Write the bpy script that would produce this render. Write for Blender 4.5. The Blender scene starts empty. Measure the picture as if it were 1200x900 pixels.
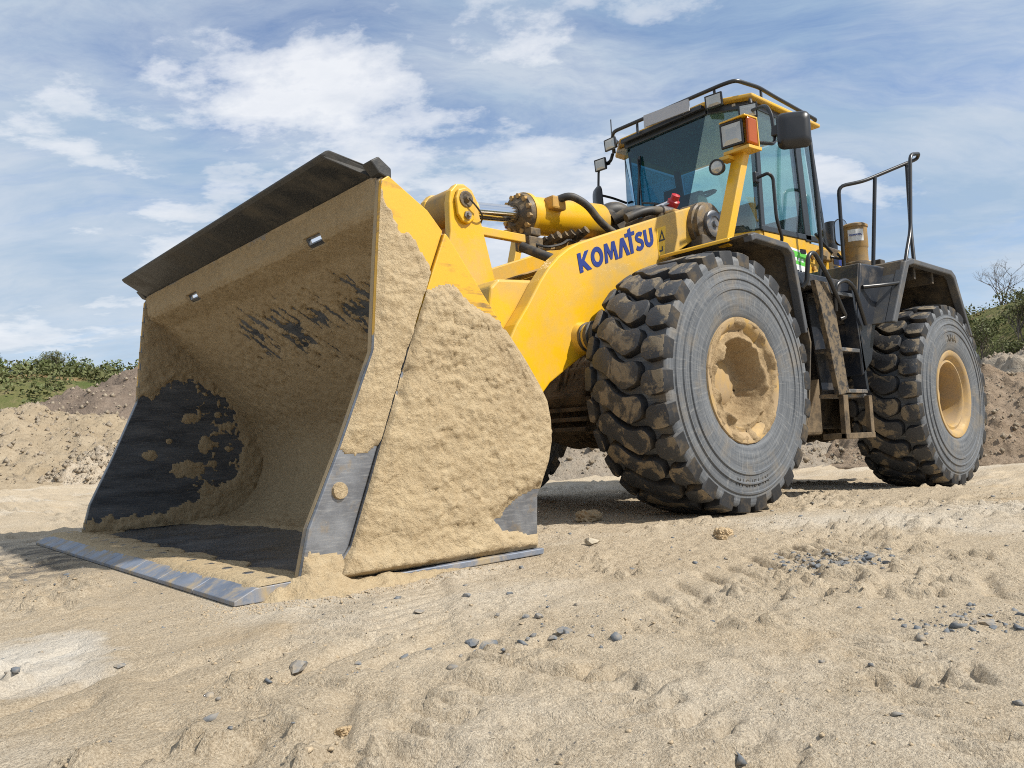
import bpy, bmesh, math, random
import numpy as np
from mathutils import Vector, Matrix
from math import radians as R, pi, sin, cos
random.seed(4); rng = np.random.default_rng(4)
S = bpy.context.scene
COL = S.collection

# ------------------------------------------------------------------ camera
cd = bpy.data.cameras.new('camera'); cam = bpy.data.objects.new('camera', cd); COL.objects.link(cam)
yaw, pit, rol = R(228.55), R(4.27), R(-2.56)
fw = Vector((cos(pit)*cos(yaw), cos(pit)*sin(yaw), sin(pit)))
rt = fw.cross(Vector((0, 0, 1))).normalized(); up = rt.cross(fw)
r2 = rt*cos(rol)+up*sin(rol); u2 = up*cos(rol)-rt*sin(rol)
m = Matrix((r2, u2, -fw)).transposed().to_4x4(); m.translation = (4.411, 4.241, .499)
cam.matrix_world = m
cd.sensor_fit = 'HORIZONTAL'; cd.sensor_width = 36; cd.lens = 36*929.2/1200
cd.clip_start = .02; cd.clip_end = 6000
S.camera = cam

# ------------------------------------------------------------------ world, sun, exposure
SUN = Vector((-.42, .91, 0)).normalized(); ELEV = R(47)
W = bpy.data.worlds.new('World'); S.world = W; W.use_nodes = True
wn = W.node_tree; wn.nodes.clear()
def N(nt, t, **k):
    n = nt.nodes.new(t)
    for a, b in k.items():
        if a == 'inp':
            for q, v in b.items(): n.inputs[q].default_value = v
        else: setattr(n, a, b)
    return n
def L(nt, a, b): nt.links.new(a, b)
def math_(nt, op, a, b=None, clamp=False):
    n = N(nt, 'ShaderNodeMath', operation=op, use_clamp=clamp)
    for i, v in enumerate((a, b)):
        if v is None: continue
        if isinstance(v, (int, float)): n.inputs[i].default_value = v
        else: L(nt, v, n.inputs[i])
    return n.outputs[0]
def ramp(nt, fac, stops, interp='LINEAR'):
    n = N(nt, 'ShaderNodeValToRGB'); n.color_ramp.interpolation = interp
    e = n.color_ramp.elements
    while len(e) < len(stops): e.new(.5)
    for q, (p, c) in zip(e, stops):
        q.position = p; q.color = (c, c, c, 1) if isinstance(c, (int, float)) else (*c, 1)
    L(nt, fac, n.inputs[0]); return n.outputs[0]
def mixc(nt, fac, a, b, mode='MIX'):
    n = N(nt, 'ShaderNodeMix', data_type='RGBA', blend_type=mode)
    for s, v in ((n.inputs[0], fac), (n.inputs[6], a), (n.inputs[7], b)):
        if isinstance(v, (int, float)): s.default_value = v
        elif isinstance(v, tuple): s.default_value = (*v[:3], 1)
        else: L(nt, v, s)
    return n.outputs[2]
def noise(nt, vec, scale, detail=4, rough=.55, dist=0, out=0):
    n = N(nt, 'ShaderNodeTexNoise', inp={'Scale': scale, 'Detail': detail, 'Roughness': rough, 'Distortion': dist})
    if vec is not None: L(nt, vec, n.inputs['Vector'])
    return n.outputs[out]
def mapping(nt, vec, loc=(0, 0, 0), rot=(0, 0, 0), sc=(1, 1, 1)):
    n = N(nt, 'ShaderNodeMapping'); L(nt, vec, n.inputs[0])
    n.inputs[1].default_value = loc; n.inputs[2].default_value = rot; n.inputs[3].default_value = sc
    return n.outputs[0]

SKYX, SKYY = 4.66, 5.97
sky = N(wn, 'ShaderNodeTexSky', sky_type='NISHITA'); sky.sun_disc = False
sky.sun_elevation = ELEV; sky.sun_rotation = math.atan2(SUN.x, SUN.y)
sky.air_density = 1.0; sky.dust_density = .6; sky.ozone_density = 2.0
tc = N(wn, 'ShaderNodeTexCoord')
sp = N(wn, 'ShaderNodeSeparateXYZ'); L(wn, tc.outputs['Generated'], sp.inputs[0])
zc = math_(wn, 'ADD', math_(wn, 'MAXIMUM', sp.outputs[2], 0.0), .16)
cx_ = math_(wn, 'DIVIDE', sp.outputs[0], zc); cy_ = math_(wn, 'DIVIDE', sp.outputs[1], zc)
cb = N(wn, 'ShaderNodeCombineXYZ'); L(wn, cx_, cb.inputs[0]); L(wn, cy_, cb.inputs[1])
pv = cb.outputs[0]
pv = mapping(wn, pv, rot=(0, 0, R(-48.5)))
wv = N(wn, 'ShaderNodeTexNoise', inp={'Scale': 1.3, 'Detail': 4}); L(wn, pv, wv.inputs['Vector'])
warp = N(wn, 'ShaderNodeVectorMath', operation='MULTIPLY_ADD'); L(wn, wv.outputs['Color'], warp.inputs[0]); warp.inputs[1].default_value = (.45, .45, 0); L(wn, pv, warp.inputs[2])
pw = warp.outputs[0]
big = noise(wn, mapping(wn, pv, (2.2, .4, 0), sc=(1, .6, 1)), .55, 3, .5)
veil = noise(wn, mapping(wn, pw, (3.1, 1.2, 0), (0, 0, R(25)), (1.0, .42, 1)), 2.3, 12, .68, .35)
veil = ramp(wn, math_(wn, 'ADD', veil, math_(wn, 'MULTIPLY', math_(wn, 'SUBTRACT', big, .5), .5)), [(.28, .16), (.40, .52), (.52, .86), (.7, .96)])
pn = noise(wn, mapping(wn, pv, (SKYX, SKYY, .4), sc=(1, .72, 1)), 1.25, 14, .60, .1)
puff = ramp(wn, pn, [(.525, 0), (.55, .55), (.59, .95), (.8, 1)])
shade = noise(wn, mapping(wn, pw, (1.4, 9.1, 2), sc=(1, .5, 1)), 2.6, 8, .6)
shade = ramp(wn, shade, [(.38, 0), (.6, 1)])
skyc = mixc(wn, 1.0, sky.outputs[0], (.94, 1.08, 1.26), 'MULTIPLY')
veilc = mixc(wn, shade, (3.3, 4.4, 5.7), (5.2, 5.8, 6.5))
c1 = mixc(wn, veil, skyc, veilc)
core = ramp(wn, pn, [(.54, 1), (.70, 0)])
puffc = mixc(wn, math_(wn, 'MULTIPLY', math_(wn, 'ADD', core, shade), .6, True), (4.3, 4.9, 5.8), (7.9, 8.0, 8.2))
c2 = mixc(wn, math_(wn, "MULTIPLY", puff, .85), c1, puffc)
hz = ramp(wn, sp.outputs[2], [(0, .75), (.12, .25), (.28, 0)]); c2 = mixc(wn, hz, c2, (4.9, 5.7, 6.6))
bg = N(wn, 'ShaderNodeBackground', inp={'Strength': .095}); L(wn, c2, bg.inputs[0])
wo = N(wn, 'ShaderNodeOutputWorld'); L(wn, bg.outputs[0], wo.inputs[0])
W.cycles.sampling_method = 'MANUAL'; W.cycles.sample_map_resolution = 512

sd = bpy.data.lights.new('sun', 'SUN'); sun = bpy.data.objects.new('sun', sd); COL.objects.link(sun)
sd.energy = 4.6; sd.angle = R(1.2); sd.color = (1, .95, .86)
sdir = SUN*cos(ELEV)+Vector((0, 0, sin(ELEV)))
sun.rotation_euler = sdir.to_track_quat('Z', 'Y').to_euler(); sun.location = sdir*60
S.view_settings.view_transform = 'Standard'; S.view_settings.look = 'None'
S.view_settings.exposure = 0.36; S.view_settings.gamma = 1; S.view_settings.use_curve_mapping = False
S.render.engine = 'CYCLES'
S.cycles.filter_width = 1.05; S.cycles.max_bounces = 6; S.cycles.transparent_max_bounces = 12; S.cycles.use_denoising = False

# ------------------------------------------------------------------ numeric noise
def _h(ix, iy, seed):
    n = (ix.astype(np.int64)*374761393 + iy.astype(np.int64)*668265263 + seed*1442695041) & 0xffffffff
    n = ((n ^ (n >> 13))*1274126177) & 0xffffffff
    return ((n ^ (n >> 16)) & 0xffffff)/float(0xffffff)
def vn(x, y, seed=0):
    ix = np.floor(x); iy = np.floor(y); fx = x-ix; fy = y-iy
    fx = fx*fx*fx*(fx*(fx*6-15)+10); fy = fy*fy*fy*(fy*(fy*6-15)+10)
    a = _h(ix, iy, seed); b = _h(ix+1, iy, seed); c = _h(ix, iy+1, seed); d = _h(ix+1, iy+1, seed)
    return (a*(1-fx)+b*fx)*(1-fy)+(c*(1-fx)+d*fx)*fy
def fbm(x, y, scale, octv=4, seed=0, gain=.5):
    v = 0; a = 1; t = 0; f = 1/scale
    for o in range(octv):
        c, s = cos(o*1.1), sin(o*1.1)
        v = v+a*vn((x*c-y*s)*f+o*17.3, (x*s+y*c)*f-o*9.1, seed+o); t += a; a *= gain; f *= 2.03
    return v/t
def sst(a, b, x):
    t = np.clip((x-a)/(b-a), 0, 1); return t*t*(3-2*t)
def sdf(px, py, poly):
    """signed distance, positive inside"""
    px = np.asarray(px, float); py = np.asarray(py, float)
    d = np.full(px.shape, 1e9); ins = np.zeros(px.shape, bool); n = len(poly)
    for i in range(n):
        ax, ay = poly[i]; bx, by = poly[(i+1) % n]; ex, ey = bx-ax, by-ay
        t = np.clip(((px-ax)*ex+(py-ay)*ey)/(ex*ex+ey*ey+1e-12), 0, 1)
        d = np.minimum(d, np.hypot(px-ax-t*ex, py-ay-t*ey))
        if abs(ey) > 1e-12:
            ins ^= ((ay > py) != (by > py)) & (px < ex*(py-ay)/ey+ax)
    return np.where(ins, d, -d)

# ------------------------------------------------------------------ materials
MATS = {}
def newmat(name):
    mt = bpy.data.materials.new(name); mt.use_nodes = True; nt = mt.node_tree
    MATS[name] = mt; return mt, nt, nt.nodes['Principled BSDF']
def wpos(nt): return N(nt, 'ShaderNodeNewGeometry').outputs['Position']
def bump(nt, b, h, strength, dist):
    n = N(nt, 'ShaderNodeBump', inp={'Strength': strength, 'Distance': dist}); L(nt, h, n.inputs['Height']); L(nt, n.outputs[0], b.inputs['Normal'])
def surf(name, c1, c2=None, dirt=None, amt=.0, dscale=5, rough=.5, metal=0, spec=.5, bscale=60, bstr=.0, bdist=.004, var=3.0, coat=0, drough=.9, sharp=.1):
    """base colour varied between c1 and c2, with patches of dirt of its own shape"""
    mt, nt, b = newmat(name); p = wpos(nt)
    c2 = c2 or tuple(v*.85 for v in c1)
    col = mixc(nt, ramp(nt, noise(nt, p, var, 5, .6), [(.3, 0), (.7, 1)]), c1, c2)
    b.inputs['Roughness'].default_value = rough; b.inputs['Metallic'].default_value = metal
    b.inputs['Specular IOR Level'].default_value = spec; b.inputs['Coat Weight'].default_value = coat
    b.inputs['Coat Roughness'].default_value = .15
    if dirt:
        f = noise(nt, p, dscale, 9, .66, .3)
        f = ramp(nt, f, [(max(0, .72-amt-sharp), 0), (min(1, .72-amt+sharp), 1)])
        col = mixc(nt, f, col, dirt)
        rr = N(nt, 'ShaderNodeMapRange', inp={3: rough, 4: drough}); L(nt, f, rr.inputs[0]); L(nt, rr.outputs[0], b.inputs['Roughness'])
        mm = N(nt, 'ShaderNodeMapRange', inp={3: metal, 4: 0}); L(nt, f, mm.inputs[0]); L(nt, mm.outputs[0], b.inputs['Metallic'])
    L(nt, col, b.inputs['Base Color'])
    if bstr: bump(nt, b, noise(nt, p, bscale, 6, .65), bstr, bdist)
    return mt
SANDC = (.42, .29, .15)
yellow = surf('yellow_paint', (.75, .42, .008), (.67, .37, .008), (.40, .28, .11), .15, 2.3, .36, 0, .5, 90, .05, .002, 2.0, .25, .8, .16)
yellow_d = surf('dusty_yellow_paint', (.62, .32, .02), (.50, .27, .03), (.30, .21, .11), .27, 4, .5, 0, .4, 70, .15, .003, 3, 0, .9, .15)
yellow_w = surf('worn_yellow_paint', (.66, .34, .02), (.55, .28, .03), (.06, .055, .06), .16, 5, .45, 0, .4, 70, .2, .003, 3, 0, .5, .05)
rimmat = surf('ochre_rim_paint', (.47, .30, .10), (.40, .26, .09), (.34, .245, .14), .26, 6, .55, 0, .4, 70, .2, .003)
muddy_l = surf('mud_specked_paint', (.03, .03, .032), (.05, .045, .04), (.15, .115, .075), .24, 16, .65, 0, .3, 60, .5, .005, sharp=.05)
muddy = surf('mud_caked_steel', (.13, .095, .06), (.20, .15, .095), (.05, .042, .034), .16, 7, .85, 0, .2, 50, .7, .008)
blackp = surf('black_frame_paint', (.014, .018, .027), (.02, .024, .032), (.10, .08, .058), .12, 3.5, .34, 0, .5, 80, .1, .003)
blackd = surf('muddy_black_paint', (.022, .022, .025), (.035, .032, .03), (.115, .09, .06), .24, 6, .55, 0, .4, 60, .3, .004)
greyf = surf('grey_plastic', (.060, .064, .072), (.085, .088, .094), (.16, .135, .10), .12, 4, .55, 0, .4, 80, .12, .003)
railm = surf('black_rail', (.012, .013, .015), (.02, .02, .022), None, 0, 3, .35)
steel = surf('worn_steel', (.20, .205, .215), (.13, .135, .145), (.32, .23, .13), .12, 7, .42, .75, .5, 50, .15, .003, 6)
mt, nt, b = newmat('dark_polished_steel'); p = wpos(nt)
sm = noise(nt, mapping(nt, p, (0, 0, 0), (0, R(38), 0), (1, 1, 5)), 3.2, 7, .62); sm2 = noise(nt, p, 2.2, 5, .6)
col = mixc(nt, ramp(nt, sm, [(.35, 0), (.7, 1)]), (.05, .057, .068), (.125, .136, .152))
film = math_(nt, 'MULTIPLY', ramp(nt, sm, [(.52, 0), (.72, 1)]), ramp(nt, sm2, [(.45, 0), (.62, 1)]))
col = mixc(nt, math_(nt, 'MULTIPLY', film, .45), col, (.20, .16, .11)); L(nt, col, b.inputs['Base Color'])
b.inputs['Metallic'].default_value = .25; L(nt, ramp(nt, sm, [(.3, .22), (.75, .48)]), b.inputs['Roughness'])
scr_ = noise(nt, mapping(nt, p, (0, 0, 0), (0, R(-20), 0), (1.2, 1.2, 16)), 9, 6, .7)
col2 = mixc(nt, math_(nt, 'MULTIPLY', ramp(nt, scr_, [(.54, 0), (.68, 1)]), .5), col, (.22, .225, .23)); L(nt, col2, b.inputs['Base Color'])
bump(nt, b, scr_, .12, .004); steel_d = mt
# plate whose paint survives only high up, bare steel below
mt, nt, b = newmat('paint_worn_to_steel'); p = wpos(nt)
sx = N(nt, 'ShaderNodeSeparateXYZ'); L(nt, p, sx.inputs[0])
n1 = noise(nt, p, 5, 8, .66); hz_ = math_(nt, 'ADD', math_(nt, 'MULTIPLY', math_(nt, 'SUBTRACT', sx.outputs[2], .78), 3.0), math_(nt, 'MULTIPLY', math_(nt, 'SUBTRACT', n1, .5), 1.6), True)
scr = ramp(nt, noise(nt, mapping(nt, p, (0, 0, 0), (0, R(-12), 0), (.8, 1, 7)), 5, 8, .72), [(.49, 0), (.55, 1)])
scr = math_(nt, 'MULTIPLY', scr, ramp(nt, noise(nt, p, 3.6, 4, .6), [(.46, 0), (.62, .75)]))
ye = mixc(nt, scr, mixc(nt, n1, (.72, .40, .012), (.60, .33, .03)), (.055, .05, .06))
stc = mixc(nt, ramp(nt, noise(nt, p, 7, 5, .6), [(.4, 0), (.6, 1)]), (.27, .28, .30), (.17, .175, .19))
scs = noise(nt, mapping(nt, p, (0, 0, 0), (0, R(24), 0), (1.5, 1.2, 14)), 8, 7, .72)
stc = mixc(nt, math_(nt, 'MULTIPLY', ramp(nt, scs, [(.5, 0), (.66, 1)]), .55), stc, (.40, .40, .40)); stc = mixc(nt, math_(nt, 'MULTIPLY', ramp(nt, noise(nt, p, 11, 7, .7), [(.55, 0), (.68, 1)]), .6), stc, (.34, .26, .16))
L(nt, mixc(nt, ramp(nt, hz_, [(.45, 0), (.55, 1)]), stc, ye), b.inputs['Base Color'])
mr = N(nt, 'ShaderNodeMapRange', inp={1: .45, 2: .55, 3: .6, 4: 0}); L(nt, hz_, mr.inputs[0]); L(nt, mr.outputs[0], b.inputs['Metallic'])
b.inputs['Roughness'].default_value = .45; bump(nt, b, noise(nt, p, 45, 6, .6), .15, .003); worn_edge = mt
edge_m = surf('bright_edge_steel', (.24, .27, .33), (.15, .175, .225), (.34, .265, .16), .17, 9, .5, .4, .5, 60, .15, .003, 8)
dusty_steel = surf('dusty_steel', (.16, .16, .165), (.22, .20, .17), (.34, .26, .155), .30, 6, .55, .2, .4, 50, .4, .005, 5, sharp=.06)
guardm = surf('dark_guard_rubber', (.016, .018, .021), (.03, .032, .034), (.09, .08, .065), .12, 3, .5, 0, .4, 40, .35, .006)
chrome = surf('chrome_rod', (.75, .76, .78), (.7, .71, .73), None, 0, 3, .12, 1)
mt, nt, b = newmat('tyre_rubber'); p = N(nt, 'ShaderNodeTexCoord').outputs['Object']; wp_ = wpos(nt)
sx = N(nt, 'ShaderNodeSeparateXYZ'); L(nt, p, sx.inputs[0])
rad_ = math_(nt, 'SQRT', math_(nt, 'ADD', math_(nt, 'MULTIPLY', sx.outputs[0], sx.outputs[0]), math_(nt, 'MULTIPLY', sx.outputs[2], sx.outputs[2])))
ang_ = math_(nt, 'ARCTAN2', sx.outputs[2], sx.outputs[0])
cv = N(nt, 'ShaderNodeCombineXYZ'); L(nt, math_(nt, 'MULTIPLY', rad_, 46), cv.inputs[0]); L(nt, math_(nt, 'MULTIPLY', ang_, 1.2), cv.inputs[1])
rings = noise(nt, cv.outputs[0], 1.0, 5, .65)
cv2 = N(nt, 'ShaderNodeCombineXYZ'); L(nt, math_(nt, 'MULTIPLY', rad_, 7), cv2.inputs[0]); L(nt, math_(nt, 'MULTIPLY', ang_, 34), cv2.inputs[1])
scf = noise(nt, cv2.outputs[0], 1.0, 6, .7)
col = mixc(nt, ramp(nt, rings, [(.35, 0), (.65, 1)]), (.070, .078, .090), (.145, .155, .168))
col = mixc(nt, math_(nt, 'MULTIPLY', ramp(nt, scf, [(.52, 0), (.7, 1)]), .6), col, (.26, .26, .255))
col = mixc(nt, math_(nt, 'MULTIPLY', ramp(nt, noise(nt, wp_, 4.5, 8, .66), [(.52, 0), (.66, 1)]), .55), col, (.20, .17, .13))
L(nt, col, b.inputs['Base Color']); b.inputs['Roughness'].default_value = .66; b.inputs['Specular IOR Level'].default_value = .35
bump(nt, b, math_(nt, 'ADD', rings, math_(nt, 'MULTIPLY', scf, .5)), .45, .006); rubber = mt
hosem = surf('black_hose', (.025, .025, .026), (.04, .038, .035), (.14, .11, .07), .15, 9, .55)
bronze = surf('greasy_iron', (.10, .075, .05), (.05, .045, .04), (.2, .14, .07), .2, 14, .5, .4, .5, 40, .5, .006, 12)
blue = surf('blue_lettering', (.010, .028, .17), (.014, .034, .20), (.60, .34, .02), .05, 24, .4, sharp=.03)
whitem = surf('white_sticker', (.72, .73, .72), (.66, .67, .66), None, 0, 3, .5)
greenm = surf('green_sticker', (.10, .48, .06), (.12, .5, .07), None, 0, 3, .5)
signy = surf('sticker_yellow', (.82, .5, .01), (.8, .48, .01), None, 0, 3, .4)
grey_sign = surf('grey_panel', (.40, .41, .44), (.36, .37, .40), None, 0, 3, .5)
redm = surf('red_plastic', (.42, .02, .03), (.36, .02, .03), None, 0, 3, .4)
orangem = surf('orange_lens', (.36, .075, .004), (.30, .06, .004), None, 0, 3, .2)
interior = surf('dark_interior', (.09, .095, .10), (.12, .12, .12), None, 0, 3, .7)
liner = surf('grey_headliner', (.55, .55, .53), (.5, .5, .48), None, 0, 3, .9)
seatm = surf('grey_seat_cloth', (.06, .065, .075), (.09, .09, .095), None, 0, 9, .9)
mirrorm = surf('mirror_face', (.5, .52, .54), (.5, .52, .54), None, 0, 3, .06, 1)
lensm = surf('lamp_lens', (.55, .55, .52), (.35, .35, .33), None, 0, 40, .14, .35)
brass = surf('ochre_plastic', (.36, .22, .07), (.30, .18, .06), (.2, .15, .09), .18, 8, .5)
# lugs: rubber with caked sand on it
mt, nt, b = newmat('tread_rubber'); p = wpos(nt)
f = ramp(nt, noise(nt, p, 6.5, 9, .64, .5), [(.50, 0), (.56, 1)])
g = mixc(nt, noise(nt, p, 20, 4), (.026, .028, .033), (.065, .067, .072))
g2 = mixc(nt, noise(nt, p, 30, 5), (.15, .12, .08), (.29, .235, .165))
L(nt, mixc(nt, f, g, g2), b.inputs['Base Color'])
rr = N(nt, 'ShaderNodeMapRange', inp={3: .5, 4: .92}); L(nt, f, rr.inputs[0]); L(nt, rr.outputs[0], b.inputs['Roughness'])
b.inputs['Specular IOR Level'].default_value = .4
bump(nt, b, math_(nt, 'ADD', noise(nt, p, 55, 6, .7), math_(nt, 'MULTIPLY', f, .5)), .5, .006)
tread = mt
# sand crust
def sandmat(name, a, c, d, s1=4, s2=22, bs=.55, bd=.01):
    mt, nt, b = newmat(name); p = wpos(nt)
    n1 = ramp(nt, noise(nt, p, s1, 6, .6), [(.3, 0), (.7, 1)]); n2 = ramp(nt, noise(nt, p, s2, 8, .7), [(.36, 0), (.66, 1)])
    col = mixc(nt, math_(nt, 'MULTIPLY', n2, .55), mixc(nt, n1, a, c), d)
    grain = noise(nt, p, 260, 3, .7)
    col = mixc(nt, .22, col, mixc(nt, ramp(nt, grain, [(.35, 0), (.65, 1)]), (.12, .085, .05), (.75, .6, .4)))
    L(nt, col, b.inputs['Base Color']); b.inputs['Roughness'].default_value = .95; b.inputs['Specular IOR Level'].default_value = .15
    h = math_(nt, 'ADD', math_(nt, 'MULTIPLY', noise(nt, p, 28, 8, .66), 1.0), math_(nt, 'MULTIPLY', grain, .18))
    bump(nt, b, h, bs, bd); return mt
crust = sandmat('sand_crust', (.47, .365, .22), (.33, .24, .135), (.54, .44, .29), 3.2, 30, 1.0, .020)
crust_shade = sandmat('shaded_sand_crust', (.33, .25, .145), (.40, .31, .185), (.26, .19, .105), 3.5, 26, 1.0, .016)  # same caked sand, with the bucket interior's shade put into its colour
mudm = sandmat('tan_mud', (.29, .20, .10), (.18, .115, .058), (.39, .29, .165), 6, 35, .9, .014)
# glass
def glass(name, tint, rough=.02, refl=1.0, ior=1.5):
    mt = bpy.data.materials.new(name); mt.use_nodes = True; nt = mt.node_tree; nt.nodes.clear()
    t = N(nt, 'ShaderNodeBsdfTransparent'); t.inputs[0].default_value = (*tint, 1)
    g = N(nt, 'ShaderNodeBsdfGlossy', inp={'Roughness': rough}); g.inputs[0].default_value = (*refl, 1) if isinstance(refl, tuple) else (refl, refl, refl, 1)
    lw = N(nt, 'ShaderNodeLayerWeight', inp={0: .5}); fc = math_(nt, 'POWER', lw.outputs['Facing'], 4.0)
    fr = math_(nt, 'ADD', math_(nt, 'MULTIPLY', fc, 1-ior), ior, True)
    x = N(nt, 'ShaderNodeMixShader'); L(nt, fr, x.inputs[0]); L(nt, t.outputs[0], x.inputs[1]); L(nt, g.outputs[0], x.inputs[2])
    o = N(nt, 'ShaderNodeOutputMaterial'); L(nt, x.outputs[0], o.inputs[0]); return mt
glass_f = glass('tinted_windscreen', (.15, .33, .43), .02, (.7, .9, 1.0), .05)
glass_s = glass('green_side_glass', (.74, .88, .86), .02, 1.0, .10)

# ------------------------------------------------------------------ mesh helpers
def mk(name, v, f, mat=None, parent=None, smooth=False, bev=0, seg=2, loc=None):
    me = bpy.data.meshes.new(name); me.from_pydata([tuple(q) for q in v], [], f); me.update()
    return ob(name, me, mat, parent, smooth, bev, seg, loc)
def ob(name, me, mat=None, parent=None, smooth=False, bev=0, seg=2, loc=None):
    if mat is not None and not me.materials: me.materials.append(mat)
    if smooth: me.polygons.foreach_set('use_smooth', [True]*len(me.polygons))
    o = bpy.data.objects.new(name, me); COL.objects.link(o)
    if parent is not None: o.parent = parent
    if loc: o.location = loc
    if bev:
        md = o.modifiers.new('bevel', 'BEVEL'); md.width = bev; md.segments = seg; md.limit_method = 'ANGLE'; md.angle_limit = R(35)
    return o
def npmesh(name, V, Q):
    me = bpy.data.meshes.new(name); V = np.asarray(V, np.float32); Q = np.asarray(Q, np.int32); k = Q.shape[1]
    me.vertices.add(len(V)); me.vertices.foreach_set('co', V.ravel())
    me.loops.add(Q.size); me.loops.foreach_set('vertex_index', Q.ravel())
    me.polygons.add(len(Q)); me.polygons.foreach_set('loop_start', np.arange(0, Q.size, k, dtype=np.int32))
    me.update(calc_edges=True); me.validate(); return me
class MB:
    def __init__(s): s.v = []; s.f = []
    def add(s, v, f):
        o = len(s.v); s.v += [tuple(q) for q in v]; s.f += [tuple(i+o for i in q) for q in f]; return s
    def box(s, lo, hi):
        (a, b, c), (d, e, g) = lo, hi
        a, d = min(a, d), max(a, d); b, e = min(b, e), max(b, e); c, g = min(c, g), max(c, g)
        return s.add([(a, b, c), (d, b, c), (d, e, c), (a, e, c), (a, b, g), (d, b, g), (d, e, g), (a, e, g)],
                     [(3, 2, 1, 0), (4, 5, 6, 7), (0, 1, 5, 4), (1, 2, 6, 5), (2, 3, 7, 6), (3, 0, 4, 7)])
    def obox(s, a, b, w, h, upv=(0, 0, 1)):
        """box along a->b, w wide, h high"""
        a = Vector(a); b = Vector(b); d = (b-a).normalized(); upv = Vector(upv)
        if abs(d.dot(upv)) > .98: upv = Vector((1, 0, 0))
        x = d.cross(upv).normalized(); y = x.cross(d)
        v = [p+x*(i*w/2)+y*(j*h/2) for p in (a, b) for i, j in ((-1, -1), (1, -1), (1, 1), (-1, 1))]
        return s.add(v, [(0, 1, 2, 3), (7, 6, 5, 4), (0, 4, 5, 1), (1, 5, 6, 2), (2, 6, 7, 3), (3, 7, 4, 0)])
    def cyl(s, a, b, r0, r1=None, n=20):
        r1 = r0 if r1 is None else r1
        a = Vector(a); b = Vector(b); d = (b-a).normalized(); q = d.orthogonal().normalized(); w = d.cross(q)
        v = [p+(q*cos(2*pi*i/n)+w*sin(2*pi*i/n))*r for p, r in ((a, r0), (b, r1)) for i in range(n)]
        f = [(i, (i+1) % n, n+(i+1) % n, n+i) for i in range(n)]+[tuple(range(n-1, -1, -1)), tuple(range(n, 2*n))]
        return s.add(v, f)
    def lathe(s, c, ax, prof, n=32, close=True):
        """prof: list of (distance along axis, radius)"""
        c = Vector(c); d = Vector(ax).normalized(); q = d.orthogonal().normalized(); w = d.cross(q); o = len(s.v)
        for t, r in prof:
            s.v += [tuple(c+d*t+(q*cos(2*pi*i/n)+w*sin(2*pi*i/n))*max(r, 1e-4)) for i in range(n)]
        for k in range(len(prof)-1):
            for i in range(n):
                j = (i+1) % n; s.f.append((o+k*n+i, o+k*n+j, o+(k+1)*n+j, o+(k+1)*n+i))
        return s
    def tube(s, pts, r, n=8, rnd=3, rad=.06, r_end=None):
        P = rounded([Vector(p) for p in pts], rad, rnd) if rad else [Vector(p) for p in pts]
        o = len(s.v); K = len(P); ref = None
        for k, p in enumerate(P):
            d = (P[min(k+1, K-1)]-P[max(k-1, 0)]).normalized()
            if ref is None: ref = d.orthogonal().normalized()
            ref = (ref-d*ref.dot(d)).normalized(); w = d.cross(ref)
            rr = r if r_end is None else r+(r_end-r)*k/(K-1)
            s.v += [tuple(p+(ref*cos(2*pi*i/n)+w*sin(2*pi*i/n))*rr) for i in range(n)]
        for k in range(K-1):
            for i in range(n):
                j = (i+1) % n; s.f.append((o+k*n+i, o+k*n+j, o+(k+1)*n+j, o+(k+1)*n+i))
        s.f.append(tuple(o+i for i in range(n-1, -1, -1))); s.f.append(tuple(o+(K-1)*n+i for i in range(n)))
        return s
    def prism(s, poly, lo, hi, axis='y'):
        """extrude a 2D outline; axis y: poly is (x,z); axis x: (y,z); axis z: (x,y)"""
        n = len(poly)
        def P(p, t): return {'y': (p[0], t, p[1]), 'x': (t, p[0], p[1]), 'z': (p[0], p[1], t)}[axis]
        v = [P(p, lo) for p in poly]+[P(p, hi) for p in poly]
        return s.add(v, [(i, (i+1) % n, n+(i+1) % n, n+i) for i in range(n)]+[tuple(range(n-1, -1, -1)), tuple(range(n, 2*n))])
    def build(s, name, mat, parent=None, smooth=False, bev=0, seg=2, fix=True):
        me = bpy.data.meshes.new(name); me.from_pydata(s.v, [], s.f); me.update()
        if fix:
            bm = bmesh.new(); bm.from_mesh(me); bmesh.ops.recalc_face_normals(bm, faces=bm.faces); bm.to_mesh(me); bm.free()
        o = ob(name, me, mat, parent, False, bev, seg)
        if smooth:
            me.polygons.foreach_set('use_smooth', [True]*len(me.polygons))
            me.set_sharp_from_angle(angle=R(40))
        return o
def rounded(P, rad, n):
    out = [P[0]]
    for i in range(1, len(P)-1):
        a, b, c = P[i-1], P[i], P[i+1]; d1 = (a-b); d2 = (c-b)
        t = min(rad, d1.length*.45, d2.length*.45); p0 = b+d1.normalized()*t; p1 = b+d2.normalized()*t
        for k in range(n+1):
            u = k/n; out.append(p0*(1-u)**2+b*2*u*(1-u)+p1*u*u)
    out.append(P[-1]); return out
def arc(cx, cz, r, a0, a1, n=8): return [(cx+r*cos(R(a0+(a1-a0)*i/n)), cz+r*sin(R(a0+(a1-a0)*i/n))) for i in range(n+1)]
def tag(o, label=None, cat=None, group=None, kind=None):
    for k, v in (('label', label), ('category', cat), ('group', group), ('kind', kind)):
        if v: o[k] = v
    return o
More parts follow.
